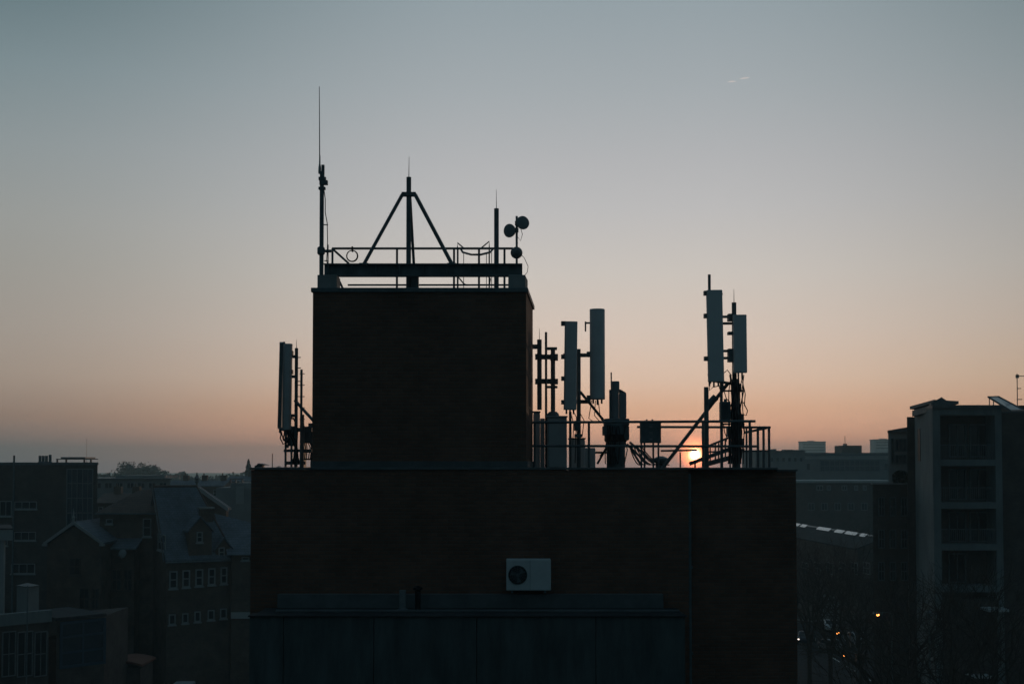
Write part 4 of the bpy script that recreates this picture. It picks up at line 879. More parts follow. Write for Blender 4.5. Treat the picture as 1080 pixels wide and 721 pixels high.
# dark return and rear wing
part('return_wall', MB().prism([GX(957, 95), GX(968, 95), GX(968, 100), GX(957.5, 100)], 0, ZA(439.5, 95)), BRICK3, R1)
rw = part('rear_wing', MB().prism([(XA(937, 102), 102.003), (XA(960, 102), 102.003), GX(960, 109), GX(938, 109)], 0, ZA(455, 102)), RENDER2, R1)
part('rear_roof', MB().ext([P(936, 453.8, 101.7), P(958, 450, 101.7), P(958, 455, 101.7), P(936, 456, 101.7)], (1.95, 6, 0)), LEAD, R1)
wW = Wall(GX(937, 102), GX(958, 102)); window(R1, wW, 939.5, 462, 943, 489, 1, 1, STEEL, GLASS, .06, False); window(R1, wW, 943.5, 462, 956.5, 476, 3, 1, GALV, GLASSB, .09, False); window(R1, wW, 943.5, 479, 956.5, 489, 3, 1, GALV, GLASSB, .09, False)
part('ledge', MB().box(XA(1041, 86.5), XA(1063, 86.5), 86.6, Yr + .24, ZA(645, 86.6), ZA(642, 86.6)), WHITEM, R1, bevel=.04)
part('ledge', MB().box(XA(1022, 86.5), XA(1046, 86.5), 86.8, Yr - .003, ZA(715.5, 86.6), ZA(713.5, 86.6)), WHITEM, R1)
part('lower_panel', MB().box(xB_ + .003, xC - .003, Yr + .1, D0 - .003, 0, ZA(632, Yr)), BRICK3, R1)
# solar panel
sp = thing('solar_panel', 'tilted pale solar panel on the apartment block roof', 'solar panel', (XA(1060, 90), 90, zt1))
s0, s1, s2, s3 = P(1042, 418.3, 88.6), P(1053, 418.0, 90.6), P(1080, 432.3, 90.6), P(1066, 432.8, 88.6)
nn = (s1 - s0).cross(s3 - s0).normalized() * .07
part('panel', MB().ext([s0, s1, s2, s3], nn), SOLAR, sp)
fm_ = MB()
for a, b1 in ((s0, s1), (s1, s2), (s2, s3), (s3, s0)): fm_.bar(a, b1, .07, .1)
part('frame', fm_, GALV, sp)
for q in (s0.lerp(s3, .06), s1.lerp(s2, .06), s0.lerp(s3, .24)): part('leg', MB().tube(V(q.x, q.y, zt1 if q.x < xD else zt2), q, .035, 6), GALV, sp)
ta = thing('tv_aerial', 'thin television aerial beside the solar panel', 'aerial', (XA(1074, 92), 92, zt2))
part('pole', MB().tube((XA(1074, 92), 92, zt2), (XA(1074, 92), 92, ZA(394, 92)), .035, 8), STEEL, ta)
for py, w_ in ((396.5, 7), (409.5, 3), (421, 4)): part('element', MB().tube(P(1074 - w_ * .4, py, 92), P(1074 + w_, py, 92), .03, 6), STEEL, ta)
part('bracket', MB().box(XA(1073, 92), XA(1075.5, 92), 91.9, 92.1, ZA(398.5, 92), ZA(395, 92)), STEEL, ta)
rb = thing('roof_box', 'dark box plant room right of the tv aerial', 'plant box', (XA(1090, 95), 96, zt2))
part('body', MB().box(XA(1076, 95), XA(1110, 95), 95, 99, zt2, ZA(428, 95)), BRICK3, rb)
part('lid', MB().box(XA(1075.5, 95), XA(1110.5, 95), 94.9, 99.1, ZA(428, 95) + .003, ZA(427.3, 95)), LEAD, rb)

# R_c dark brick wall block with coping, and terrace bush
Rc = thing('terrace_block', 'plain dark block with a pale coping below the apartment rear wing', 'building', (XA(940, 96), 98, 0))
Yc = 96.0
part('wall', MB().prism([GX(920, Yc), GX(956.7, Yc), GX(956.7, Yc + 5.8), GX(921, Yc + 5.8)], 0, ZA(510.8, Yc)), BRICK3, Rc)
part('coping', MB().box(XA(919.5, Yc), XA(956.6, Yc), Yc - .1, Yc + .4, ZA(510.8, Yc) + .003, ZA(509.3, Yc)), CONC, Rc)
wC = Wall(GX(920, Yc), GX(957, Yc))
for k in range(3):
    for j in range(3): window(Rc, wC, 926 + k * 12, 524 + j * 34, 933 + k * 12, 544 + j * 34, 2, 2, STEEL, GLASS, .07, False)

# office range far
Yo = 330.0
Of = thing('office_block', 'long hazy office block with a dark glazed recess under the setting sky', 'building', (XA(890, Yo), Yo + 10, 0))
zo1 = ZA(477.2, Yo)
part('wall', MB().box(XA(846, Yo), XA(985, Yo), Yo, Yo + 25, 0, zo1 - .8), OFFICE, Of)
part('roof', MB().box(XA(845, Yo), XA(986, Yo), Yo - .6, Yo + 25.6, zo1 - .797, zo1), STEEL, Of)
part('fascia', MB().box(XA(846, Yo), XA(985, Yo), Yo - .3, Yo - .003, ZA(484, Yo), zo1 - .8), RENDER2, Of)
wO2 = Wall(GX(846, Yo), GX(985, Yo))
window(Of, wO2, 864.5, 485, 928, 497, 12, 2, STEEL, GLASSB, .25, False, 'glazing')
for a in (850, 932, 939): window(Of, wO2, a, 488, a + 5, 496, 1, 1, GALV, GLASS, .2, False)
pr_ = part('plant_room', MB().box(XA(888.5, Yo + 6), XA(909, Yo + 6), Yo + 6, Yo + 14, zo1 + .003, ZA(469.5, Yo + 6)), BRICK3, Of)
part('mast', MB().tube((XA(893.5, Yo + 6), Yo + 8, ZA(469.5, Yo + 6)), (XA(893.5, Yo + 6), Yo + 8, ZA(459, Yo + 6)), .07, 6).box(XA(892.3, Yo + 6), XA(894.7, Yo + 6), Yo + 7, Yo + 9, ZA(469.5, Yo + 6), ZA(467.5, Yo + 6)), STEEL, pr_)
of2 = thing('office_block', 'lower hazy block with small roof bumps, just right of the roof railing', 'building', (XA(825, 300), 306, 0))
part('wall', MB().box(XA(797, 300), XA(849, 300), 300, 318, 0, ZA(476, 300)), OFFICE, of2)
part('roof', MB().box(XA(796.5, 300), XA(849.5, 300), 299.6, 318.4, ZA(476, 300) + .003, ZA(475, 300)), LEAD, of2)
for a, b1, c1 in ((816, 819, 473.2), (828, 837, 473.9), (838, 848, 474.2)): part('roof_plant', MB().box(XA(a, 302), XA(b1, 302), 302, 306, ZA(475, 300) + .003, ZA(c1, 302)), OFFICE, of2)
wf2 = Wall(GX(797, 300), GX(849, 300))
for k in range(6): window(of2, wf2, 812 + k * 6.2, 482, 816 + k * 6.2, 487, 1, 1, GALV, GLASS, .15, False)
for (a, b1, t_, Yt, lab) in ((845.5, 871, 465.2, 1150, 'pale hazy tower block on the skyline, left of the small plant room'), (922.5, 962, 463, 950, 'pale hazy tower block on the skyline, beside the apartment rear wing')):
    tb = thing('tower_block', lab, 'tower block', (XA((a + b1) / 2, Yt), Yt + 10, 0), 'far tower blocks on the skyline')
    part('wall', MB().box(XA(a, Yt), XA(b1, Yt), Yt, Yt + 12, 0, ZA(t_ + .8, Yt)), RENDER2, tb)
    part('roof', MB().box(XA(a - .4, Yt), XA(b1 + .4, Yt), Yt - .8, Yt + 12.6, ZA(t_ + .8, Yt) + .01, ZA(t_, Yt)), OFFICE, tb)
    w_ = Wall(GX(a, Yt), GX(b1, Yt)); g_ = MB()
    for k in range(3):
        u0, z1_ = w_.hit(a + 1.5, t_ + 2.6 + k * 3); u1, z0_ = w_.hit(b1 - 1.5, t_ + 4 + k * 3); w_.slab(g_, u0, u1, z0_, z1_, .01, .1)
    part('window_band', g_, GLASS, tb)
    part('lift_housing', MB().box(XA(a + 9, Yt), XA(a + 15, Yt), Yt + 5, Yt + 11, ZA(t_, Yt) + .02, ZA(t_ - .8, Yt)), OFFICE, tb)
# R_b low block with pale roof edge
Yb2 = 262.0
Rb = thing('low_office', 'low wide block with a pale roof edge and small windows below the office glazing', 'building', (XA(885, Yb2), Yb2 + 8, 0))
part('wall', MB().box(XA(836, Yb2), XA(945, Yb2), Yb2, Yb2 + 16, 0, ZA(509, Yb2)), BRICK3, Rb)
part('roof', MB().box(XA(835, Yb2), XA(946, Yb2), Yb2 - .6, Yb2 + 16.5, ZA(509, Yb2) + .003, ZA(506.6, Yb2)), RENDER2, Rb)
wb2 = Wall(GX(836, Yb2), GX(945, Yb2))
for a, w_ in ((861, 7), (872, 4), (887.5, 6), (901, 4), (910, 4)): window(Rb, wb2, a, 511.5, a + w_, 517, 2, 1, TRIM, GLASS, .18, False)
for k in range(6): window(Rb, wb2, 852 + k * 14, 530, 859 + k * 14, 538, 2, 1, GALV, GLASS, .15, False)

# low hall with rooflights
Wh = thing('low_hall', 'low hall with bright rooflights along its ridge behind the bare trees', 'building', (XA(880, 185), 190, 0))
zrg = ZA(552.5, 200.0)
ra0, ra1 = V(XA(825, 204), 204, zrg), P(929, 568.5, 200); ra1 = V(XA(930, 161), 161, zrg)
dr = (ra1 - ra0).normalized(); dn = V(dr.y, -dr.x, 0)
if dn.dot(-ra0) < 0: dn = -dn
Lr = (ra1 - ra0).length; hw = 3.4; zev = zrg - 1.3
wl = MB(); a0 = ra0 + dn * hw; a1 = ra0 - dn * hw
wl.ext([up_(a0, 0), up_(a1, 0), up_(a1, zev), up_(ra0, zrg - .1), up_(a0, zev)], dr * Lr); part('wall', wl, BRICK3, Wh)
rf = MB()
for s_ in (1, -1):
    lo_ = up_(ra0 + dn * (s_ * (hw + .3)), zev - .1) - dr * .2; hi_ = ra0 + dn * (s_ * .01) - dr * .2; rf.ext([lo_, hi_, hi_ + V(0, 0, .14), lo_ + V(0, 0, .14)], dr * (Lr + .4))
rfo = part('roof', rf, SHEET, Wh)
for a, b1 in ((.12, .22), (.24, .30), (.42, .55), (.60, .68), (.70, .80), (.83, .88)):
    q0, q1 = ra0 + dr * (Lr * a), ra0 + dr * (Lr * b1); s_ = MB()
    s_.ext([up_(q0, zrg + .17) + dn * .5 - V(0, 0, .22), up_(q0, zrg + .34), up_(q0, zrg + .17) - dn * .5 - V(0, 0, .22)], q1 - q0); part('rooflight', s_, METALRF, rfo)
part('ridge_cap', MB().tube(ra0 + V(0, 0, .12), ra1 + V(0, 0, .12), .16, 8), GALV, rfo)
wW2 = Wall((a0.x, a0.y), ((a0 + dr * Lr).x, (a0 + dr * Lr).y))
for k in range(6): window(Wh, wW2, 846 + k * 13, 592, 853 + k * 13, 606, 2, 2, GALV, GLASS, .1, False)
b_ = MB(); u0, z1_ = wW2.hit(866, 625); u1, z0_ = wW2.hit(885, 650); wW2.slab(b_, u0, u1, .01, z1_, .004, .06); part('door', b_, STEEL, Wh)

# ---- cars
def car(x, y, rot, m, label, lit=False, van=False):
    t = thing('parked_van' if van else 'parked_car', label, 'van' if van else 'car', (x, y, .012), None if van else 'cars in the street on the right')
    M = Matrix.Translation((x, y, .012)) @ Matrix.Rotation(rot, 4, 'Z')
    if van: prof = [(-2.3, .35), (2.3, .35), (2.35, .8), (2.25, 1.05), (1.7, 1.2), (1.1, 1.92), (.9, 1.98), (-2.2, 1.98), (-2.35, 1.7)]
    else: prof = [(-2.05, .3), (2.1, .3), (2.15, .62), (2.0, .82), (1.1, .95), (.45, 1.40), (-.9, 1.45), (-1.6, 1.02), (-2.05, .95), (-2.15, .6)]
    b = MB(); b.ext([M @ V(px, -.87, pz) for px, pz in prof], M.to_3x3() @ V(0, 1.74, 0)); bo = part('body', b, m, t, bevel=.09, smooth=50)
    g = MB()
    if van: g.ext([M @ V(1.67, -.75, 1.28), M @ V(1.67, .75, 1.28), M @ V(1.16, .7, 1.87), M @ V(1.16, -.7, 1.87)], M.to_3x3() @ V(.05, 0, .04))
    else:
        g.ext([M @ V(1.03, -.74, 1.0), M @ V(1.03, .74, 1.0), M @ V(.52, .68, 1.36), M @ V(.52, -.68, 1.36)], M.to_3x3() @ V(.03, 0, .04))
        for s in (-1, 1): g.ext([M @ V(.8, s * .872, .98), M @ V(.38, s * .872, 1.34), M @ V(-.85, s * .872, 1.37), M @ V(-1.35, s * .872, 1.02)], M.to_3x3() @ V(0, s * .012, 0))
        g.ext([M @ V(-1.55, -.7, 1.06), M @ V(-1.55, .7, 1.06), M @ V(-.98, .66, 1.41), M @ V(-.98, -.66, 1.41)], M.to_3x3() @ V(-.04, 0, .04))
    part('windscreen', g, GLASS, bo)
    for px in (-1.3, 1.35):
        for s in (-1, 1):
            o = M @ V(px, s * .80, .32); a = M.to_3x3() @ V(0, s, 0)
            w = part('wheel', MB().lathe([(.24, -.1), (.32, -.08), (.32, .08), (.24, .1)], o, a, 16), TYRE, t); part('rim', MB().lathe([(.2, .101), (.2, .115), (.05, .12)], o, a, 12), GALV, w)
    for s in (-1, 1):
        part('headlight', MB().lathe([(.11, 0), (.11, .05), (.04, .07)], M @ V(2.08, s * .62, .68), M.to_3x3() @ V(1, 0, 0), 10), HEADL if lit else WHITEM, t)
        part('tail_light', MB().box(-.05, .05, -.1, .1, -.07, .07) if False else MB().lathe([(.09, 0), (.09, .04)], M @ V(-2.08, s * .66, .78), M.to_3x3() @ V(-1, 0, 0), 8), RUST, t)
car(XA(902, 152), 152, R(100), CARS[0], 'silver car with pale roof below the low hall, right of the bare tree trunk')
car(XA(874.5, 164), 164, R(80), CARS[2], 'white car farthest along the street behind the bare tree')
car(XA(873.5, 146), 146, R(95), CARS[0], 'silver car nearest in the street, dim beside the tree trunk')
car(XA(852, 151), 152.5, R(-112), CARS[1], 'dark car with lit headlights beside the brick building edge', lit=True)
car(XA(207.5, 118) + .1, 112.5, R(-88), CARS[2], 'pale van roof seen at the bottom left beyond the lower block', van=True)

# ---- street lamps
def lamp(px, py, Y, label, lit=True, m=STEEL):
    k_ = .75 if Y < 95 else 1.25
    h = P(px, py, Y); bx = h.x + (1.0 if lit else 0)
    t = thing('street_lamp', label, 'street lamp', (bx, Y, .01), 'lit amber street lamps' if lit else None)
    part('column', MB().tube((bx, Y, .01), (bx, Y, 1.2), .11, 10, r2=.1).tube((bx, Y, 1.2), (bx, Y, h.z + .1), .07, 10, r2=.05), m, t, smooth=40)
    if lit:
        part('arm', MB().path([(bx, Y, h.z + .08), (bx - .3, Y, h.z + .2), (h.x, Y, h.z + .16)], .035, 6), m, t)
        hd = part('lamp_head', MB().ext([(h.x - .35, Y - .14, h.z + .06), (h.x + .3, Y - .14, h.z + .06), (h.x + .3, Y - .1, h.z + .2), (h.x - .25, Y - .1, h.z + .2)], (0, .28, 0)), m, t)
        part('lens', MB().lathe([(k_ * .13, .06), (k_ * .13, 0), (k_ * .11, -k_ * .08), (k_ * .03, -k_ * .12)], h, (0, 0, 1), 12), AMBER, hd, smooth=40)
    else:
        part('lamp_head', MB().lathe([(.05, 0), (.2, .1), (.22, .3), (.05, .42)], (h.x, Y, h.z + .1), (0, 0, 1), 12), m, t)
lamp(925.8, 648, 90, 'lit amber street lamp standing farthest right, below the dark block')
lamp(884.4, 667, 106, 'lit amber street lamp in the middle, among the bare branches')
lamp(889.8, 690, 98, 'lit amber street lamp glowing lowest at the foot of the bare trees')
lamp(980, 652, 80, 'dark unlit lamp column in front of the apartment block', lit=False)

# ================================================================== TREES
def bare_tree(px, Y, top_py, label, seed, spread=.42, lv=6, base_r=.28, lean=(0, 0)):
    rr = random.Random(seed); x = XA(px, Y); H_ = ZA(top_py, Y)
    t = thing('bare_tree', label, 'tree', (x, Y, 0), 'bare winter trees beside the street')
    trunk = MB(); crown = MB(); top = V(x + lean[0], Y + lean[1], H_ * .32)
    trunk.path([V(x, Y, -.1), V(x + lean[0] * .4, Y, H_ * .16), top], base_r * .8, 8)
    trunk.tube(V(x, Y, -.1), V(x, Y, .8), base_r * 1.3, 10, r2=base_r * .8)
    def grow(p, d, ln, r, l):
        n = 3; pts = [p]
        for i in range(n):
            d = (d + V(rr.gauss(0, .13), rr.gauss(0, .13), rr.gauss(.03, .08))).normalized(); pts.append(pts[-1] + d * ln / n)
        for i in range(n): crown.tube(pts[i], pts[i + 1], r * (1 - .35 * i / n), 5 if l > 2 else 3, r2=r * (1 - .35 * (i + 1) / n), cap=False)
        if l == 0: return
        for k in range(3):
            a = V(rr.gauss(0, 1), rr.gauss(0, 1), rr.gauss(0, .6)); a = (a - d * a.dot(d)).normalized()
            nd = (d + a * rr.uniform(.5, 1.1) + V(0, 0, .12)).normalized(); at = pts[rr.choice([2, 3, 3])] if k else pts[3]
            grow(at, nd, ln * rr.uniform(.62, .84), max(.012, r * .58), l - 1)
    for k in range(5):
        a = k * 2 * math.pi / 5 + rr.random(); d = V(math.cos(a) * spread, math.sin(a) * spread, 1).normalized()
        grow(top - V(0, 0, .3 * k), d, H_ * .25 * rr.uniform(.85, 1.1), base_r * .55, lv - 1)
    part('trunk', trunk, BARK, t, smooth=50); part('crown', crown, BARK, t)
bare_tree(874, 118, 570, 'bare tree with a dark trunk behind the middle amber lamp', 3, .5)
bare_tree(852, 124, 568, 'bare tree partly hidden behind the brick wall edge', 11, .45)
bare_tree(906, 114, 578, 'bare tree rising between the middle and the farthest right amber lamps', 51, .5)
bare_tree(930, 84, 585, 'bare tree with fine twigs before the plain dark block', 21, .5)
bare_tree(1030, 66, 602, 'bare tree before the lower floors of the apartment block', 31, .55)
bare_tree(985, 60, 640, 'small bare tree low between the apartment block and the street', 41, .55, 5, .2)

def leafy(px, Y, py_t, wpx, label, seed, m=LEAF, conical=False, group='trees on the far left skyline', n=5200, name='broadleaf_tree'):
    rr = random.Random(seed); x = XA(px, Y); H_ = ZA(py_t, Y); w = W(wpx, Y) / 2
    t = thing(name, label, 'tree', (x, Y, 0), group)
    tr_ = MB(); tr_.tube((x, Y, -.1), (x, Y, H_ * .75), .35, 8, r2=.1)
    part('trunk', tr_, BARK, t)
    cr = MB(); clumps = []
    if conical:
        for k in range(70):
            f = k / 69; e = w * (1 - f) ** .75 * rr.uniform(.75, 1.1); a = rr.random() * 6.283
            clumps.append((V(x + math.cos(a) * e * .5, Y + math.sin(a) * e * .5, H_ * (.45 + .55 * f) - .5), max(.3, e * .6)))
    else:
        hz = min(8.0, H_ * .4); cz = H_ - hz
        for k in range(64):
            d = V(rr.gauss(0, 1), rr.gauss(0, 1), rr.gauss(.25, 1)).normalized() * rr.uniform(.45, .86)
            clumps.append((V(x + d.x * w, Y + d.y * w, cz + d.z * hz), rr.uniform(.16, .30) * w))
    for i in range(n):
        c, r = clumps[rr.randrange(len(clumps))]
        d = V(rr.gauss(0, 1), rr.gauss(0, 1), rr.gauss(0, .8)); d = d.normalized() * r * rr.random() ** .35; p = c + d
        if conical:
            f = rr.random() ** .8; a_ = rr.random() * 6.283; e = w * (1 - f) ** .8 * (.8 + .2 * math.sin(f * 40 + a_ * 2)) * rr.random() ** .4
            p = V(x + math.cos(a_) * e, Y + math.sin(a_) * e, H_ * (.45 + .55 * f))
        if conical and p.z > H_: continue
        s = rr.uniform(.18, .42) * (.9 if conical else 1.5); a = V(rr.gauss(0, 1), rr.gauss(0, 1), rr.gauss(0, 1)).normalized(); b = a.orthogonal().normalized(); c2 = a.cross(b)
        cr.add([p + b * s, p + c2 * s * .6, p - b * s, p - c2 * s * .6], [(0, 1, 2, 3)])
    for c, r in clumps: cr.tube(V(x, Y, min(c.z - .5, H_ * .5)), c, .08, 4, r2=.02, cap=False)
    part('crown', cr, m, t)
leafy(135, 540, 488.6, 50, 'rounded tree with the highest left crown on the far left skyline', 1)
leafy(157, 555, 487.2, 52, 'rounded tree joined to the tallest left one, its top a little higher', 2)
leafy(110, 500, 496, 30, 'small tree peeping out just right of the glazed stair block', 4)
leafy(192, 590, 500.5, 36, 'low spreading tree left of the gable finial', 5)
leafy(224, 570, 500.5, 40, 'low tree between the finial and the grey block', 6)
leafy(250, 430, 500, 26, 'low rounded tree behind the roof frame of the grey block', 8)
leafy(262, 420, 484.3, 20, 'slim pointed conifer beside the left edge of the brick building', 9, LEAF2, True, None, 5000, 'conifer_tree')
# terrace bush on the dark block
bu = thing('terrace_bush', 'round dark bush on the roof terrace beside the rear wing', 'bush', (XA(950, 99), 99, ZA(510.8, Yc)))
part('stem', MB().tube((XA(950, 99), 99, ZA(510.8, Yc)), (XA(950, 99), 99, ZA(503, 99)), .08, 6), BARK, bu)
c_ = MB(); rr = random.Random(77)
for i in range(1500):
    d = V(rr.gauss(0, 1), rr.gauss(0, .6), rr.gauss(0, 1)).normalized() * (rr.random() ** .4); p = V(XA(950, 99) + d.x * .68, 99 + d.y * .6, ZA(503.5, 99) + d.z * .6)
    s = rr.uniform(.05, .12); a = V(rr.gauss(0, 1), rr.gauss(0, 1), rr.gauss(0, 1)).normalized(); b = a.orthogonal().normalized(); k = a.cross(b); c_.add([p + b * s, p + k * s * .6, p - b * s, p - k * s * .6], [(0, 1, 2, 3)])
part('foliage', c_, LEAF2, bu)
# far wood along the horizon (one mass)
fwd = MB(); rr = random.Random(5)
for i in range(9000):
    px = rr.uniform(-150, 1250); Y = rr.uniform(620, 800)
    hgt = (15.2 + 2.6 * math.sin(px * .05) + 1.8 * math.sin(px * .13 + 1) + 1.2 * math.sin(px * .37)) * (.35 + .65 * rr.random() ** .6)
    p = V(XA(px, Y), Y, hgt); s = rr.uniform(.8, 2.0); a = V(rr.gauss(0, 1), rr.gauss(0, 1), rr.gauss(0, .4)).normalized(); b = a.orthogonal().normalized(); k = a.cross(b)
    fwd.add([p + b * s, p + k * s * .7, p - b * s, p - k * s * .7], [(0, 1, 2, 3)])
tag(part('far_wood', fwd, LEAF), 'hazy line of far trees along the horizon', 'trees', kind='stuff')

# contrails
CON = bpy.data.materials.new('contrail_vapour'); CON.use_nodes = True
nt = CON.node_tree; nt.nodes.clear(); L = nt.links
o = nt.nodes.new('ShaderNodeOutputMaterial'); vs = nt.nodes.new('ShaderNodeVolumePrincipled')
vs.inputs['Color'].default_value = (1, 1, 1, 1); vs.inputs['Density'].default_value = .028; vs.inputs['Anisotropy'].default_value = .88
L.new(vs.outputs[0], o.inputs['Volume'])
for (x0, y0, x1, y1, lab) in ((766.5, 86.6, 777, 85.8, 'short faint contrail streak, left of a brighter one high in the sky'), (779.5, 83.4, 791, 81.8, 'short brighter contrail streak, right one of the pair in the sky')):
    a, b1 = P(x0, y0, 7000), P(x1, y1, 7050); d = b1 - a; n = 24; prof = []
    for i in range(n + 1): f = i / n; prof.append((max(.4, 4.6 * math.sin(math.pi * f) ** .5), f * d.length))
    tag(part('contrail', MB().lathe(prof, a, d, 12), CON, smooth=60), lab, 'contrail', 'contrail streaks in the sky')

# ================================================================== SKY, SUN, HAZE
sd_ = (P(733, 479.3, 1000) - V(0, 0, ZC)).normalized()
el = math.asin(sd_.z); az = math.atan2(sd_.x, sd_.y)
world = bpy.data.worlds.new('World'); S.world = world; world.use_nodes = True
nt = world.node_tree; N = nt.nodes; L = nt.links; N.clear()
out = N.new('ShaderNodeOutputWorld'); bg = N.new('ShaderNodeBackground'); L.new(bg.outputs[0], out.inputs[0])
sky = N.new('ShaderNodeTexSky'); sky.sky_type = 'NISHITA'; sky.sun_disc = False
sky.sun_elevation = max(el, R(.4)); sky.sun_rotation = az; sky.altitude = 20; sky.air_density = 1.0; sky.dust_density = 2.0; sky.ozone_density = 1.5
tc = N.new('ShaderNodeTexCoord'); nm = N.new('ShaderNodeVectorMath'); nm.operation = 'NORMALIZE'; L.new(tc.outputs['Generated'], nm.inputs[0])
sp3 = N.new('ShaderNodeSeparateXYZ'); L.new(nm.outputs[0], sp3.inputs[0])
def M(op, a, b=None, c=None, clamp=False):
    n = N.new('ShaderNodeMath'); n.operation = op; n.use_clamp = clamp
    for i, v in enumerate((a, b, c)):
        if v is None: continue
        if isinstance(v, (int, float)): n.inputs[i].default_value = v
        else: L.new(v, n.inputs[i])
    return n.outputs[0]
def SM(v, lo, hi):
    n = N.new('ShaderNodeMapRange'); n.interpolation_type = 'SMOOTHSTEP'; L.new(v, n.inputs[0])
    n.inputs[1].default_value = lo; n.inputs[2].default_value = hi; n.inputs[3].default_value = 0; n.inputs[4].default_value = 1; return n.outputs[0]
zpos = M('MAXIMUM', sp3.outputs['Z'], 0.0); sq = M('SQRT', zpos)
def ramp(stops):
    n = N.new('ShaderNodeValToRGB'); cr = n.color_ramp; cr.interpolation = 'B_SPLINE' if False else 'LINEAR'
    while len(cr.elements) > 1: cr.elements.remove(cr.elements[-1])
    for i, (p, c, k) in enumerate(stops):
        e = cr.elements[0] if i == 0 else cr.elements.new(p)
        e.position = p; e.color = tuple(q * k for q in srgb(*c)[:3]) + (1,)
    L.new(sq, n.inputs[0]); return n.outputs[0]
rSun = ramp([(0, (160, 118, 110), 2.7), (.092, (200, 140, 116), 2.1), (.148, (211, 152, 121), 1.78), (.212, (213, 168, 138), 1.40), (.261, (214, 185, 164), 1.25), (.325, (209, 192, 179), 1.16), (.389, (201, 194, 187), 1.09), (.45, (189, 188, 188), 1.04), (.488, (180, 181, 183), 1.03), (.54, (166, 173, 177), 1), (.593, (150, 162, 168), 1), (.75, (92, 112, 124), 1), (1, (62, 84, 98), 1)])
rLeft = ramp([(0, (92, 86, 90), 2.0), (.092, (112, 102, 101), 1.45), (.148, (135, 115, 106), 1.25), (.19, (152, 127, 112), 1.12), (.261, (160, 144, 131), 1.14), (.325, (160, 151, 142), 1.08), (.389, (155, 153, 147), 1.05), (.43, (153, 155, 152), 1.03), (.488, (143, 152, 154), 1), (.54, (125, 141, 146), 1), (.593, (98, 119, 125), 1), (.75, (72, 94, 106), 1), (1, (62, 84, 98), 1)])
rRight = ramp([(0, (150, 110, 100), 2.6), (.092, (180, 126, 108), 1.5), (.148, (186, 140, 113), 1.08), (.212, (190, 153, 128), 1.07), (.261, (182, 156, 130), 1.06), (.325, (171, 156, 142), 1.06), (.389, (161, 156, 149), 1.04), (.488, (142, 148, 150), 1), (.54, (124, 137, 141), 1), (.593, (103, 121, 126), 1), (.75, (72, 94, 106), 1), (1, (62, 84, 98), 1)])
rAnti = ramp([(0, (40, 55, 58), 1), (.3, (39, 57, 62), 1), (.6, (38, 59, 66), 1), (1, (62, 84, 98), 1)])
# azimuth, measured about a heading a little right of the view axis
ca_ = R(4.0)
hl = M('SQRT', M('ADD', M('MULTIPLY', sp3.outputs['X'], sp3.outputs['X']), M('MULTIPLY', sp3.outputs['Y'], sp3.outputs['Y'])))
dotc = M('DIVIDE', M('ADD', M('MULTIPLY', sp3.outputs['X'], math.sin(ca_)), M('MULTIPLY', sp3.outputs['Y'], math.cos(ca_))), M('MAXIMUM', hl, 1e-4))
angc = M('ARCCOSINE', M('MINIMUM', M('MAXIMUM', dotc, -1.0), 1.0))
tl_ = SM(angc, R(4), R(29)); ta_ = SM(angc, R(26), R(95))
def mixc(f, a, b):
    n = N.new('ShaderNodeMix'); n.data_type = 'RGBA'; L.new(f, n.inputs[0]); L.new(a, n.inputs[6]); L.new(b, n.inputs[7]); return n.outputs[2]
side = M('GREATER_THAN', M('SUBTRACT', M('MULTIPLY', sp3.outputs['X'], math.cos(ca_)), M('MULTIPLY', sp3.outputs['Y'], math.sin(ca_))), 0.0)
c1 = mixc(ta_, mixc(tl_, rSun, mixc(side, rLeft, rRight)), rAnti)
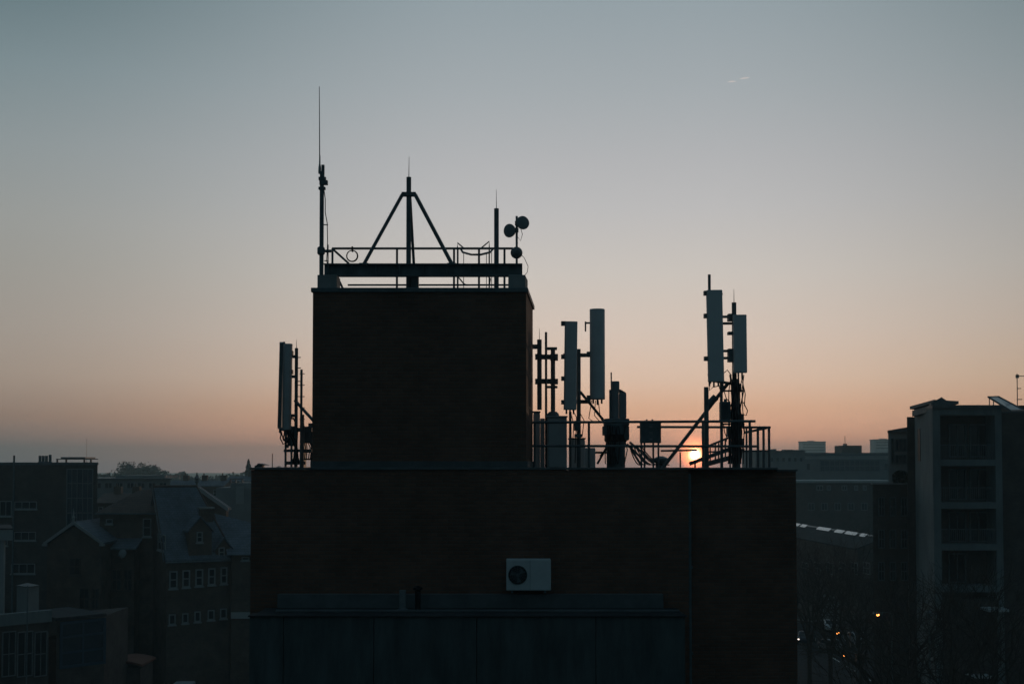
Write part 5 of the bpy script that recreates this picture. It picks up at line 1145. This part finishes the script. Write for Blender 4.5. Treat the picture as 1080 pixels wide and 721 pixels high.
# sun disc and its aureole
dv = N.new('ShaderNodeVectorMath'); dv.operation = 'DOT_PRODUCT'; L.new(nm.outputs[0], dv.inputs[0]); dv.inputs[1].default_value = sd_
ang = M('ARCCOSINE', M('MINIMUM', dv.outputs['Value'], 1.0))
disc = M('SUBTRACT', 1.0, SM(ang, R(.20), R(.36)))
glow = M('POWER', M('SUBTRACT', 1.0, SM(ang, 0, R(3.2))), 3.0)
glow2 = M('POWER', M('SUBTRACT', 1.0, SM(ang, 0, R(1.1))), 2.0)
def scl(v, col, k):
    n = N.new('ShaderNodeVectorMath'); n.operation = 'SCALE'; n.inputs[0].default_value = tuple(c * k for c in col); L.new(v, n.inputs['Scale']); return n.outputs[0]
def addv(a, b):
    n = N.new('ShaderNodeVectorMath'); n.operation = 'ADD'; L.new(a, n.inputs[0]); L.new(b, n.inputs[1]); return n.outputs[0]
sk = N.new('ShaderNodeVectorMath'); sk.operation = 'SCALE'; L.new(sky.outputs[0], sk.inputs[0]); sk.inputs['Scale'].default_value = .004
tot = addv(c1, sk.outputs[0])
tot = addv(tot, scl(glow, (1, .30, .12), .7)); tot = addv(tot, scl(glow2, (1, .20, .05), 18.0)); core = M('SUBTRACT', 1.0, SM(ang, R(.10), R(.24)))
tot = addv(tot, scl(disc, (1, .44, .25), 9.0)); tot = addv(tot, scl(core, (1, .80, .70), 30.0))
L.new(tot, bg.inputs['Color']); bg.inputs['Strength'].default_value = 1.0

sl = bpy.data.lights.new('sun', 'SUN'); sl.energy = 1.0; sl.angle = R(.5); sl.color = (1, .62, .40)
so = bpy.data.objects.new('sun', sl); COL.objects.link(so); so.rotation_euler = (sd_).to_track_quat('Z', 'Y').to_euler(); so.location = (60, 300, 80)

HZM = bpy.data.materials.new('haze_air'); HZM.use_nodes = True
nt = HZM.node_tree; nt.nodes.clear(); o = nt.nodes.new('ShaderNodeOutputMaterial'); vs = nt.nodes.new('ShaderNodeVolumePrincipled')
vs.inputs['Color'].default_value = (.58, .86, .93, 1); vs.inputs['Density'].default_value = .00053; vs.inputs['Anisotropy'].default_value = .35
nt.links.new(vs.outputs[0], o.inputs['Volume'])
hb = part('haze', MB().box(-3050, 3050, -3050, 3050, -1, 62), HZM); tag(hb, kind='stuff')

# ================================================================== render settings
S.render.engine = 'CYCLES'
S.view_settings.view_transform = 'Standard'; S.view_settings.look = 'None'; S.view_settings.exposure = 0; S.view_settings.gamma = 1
S.view_settings.use_curve_mapping = False
S.cycles.use_denoising = True; S.cycles.max_bounces = 6; S.cycles.volume_bounces = 2; S.cycles.transparent_max_bounces = 8
S.cycles.sample_clamp_indirect = 3
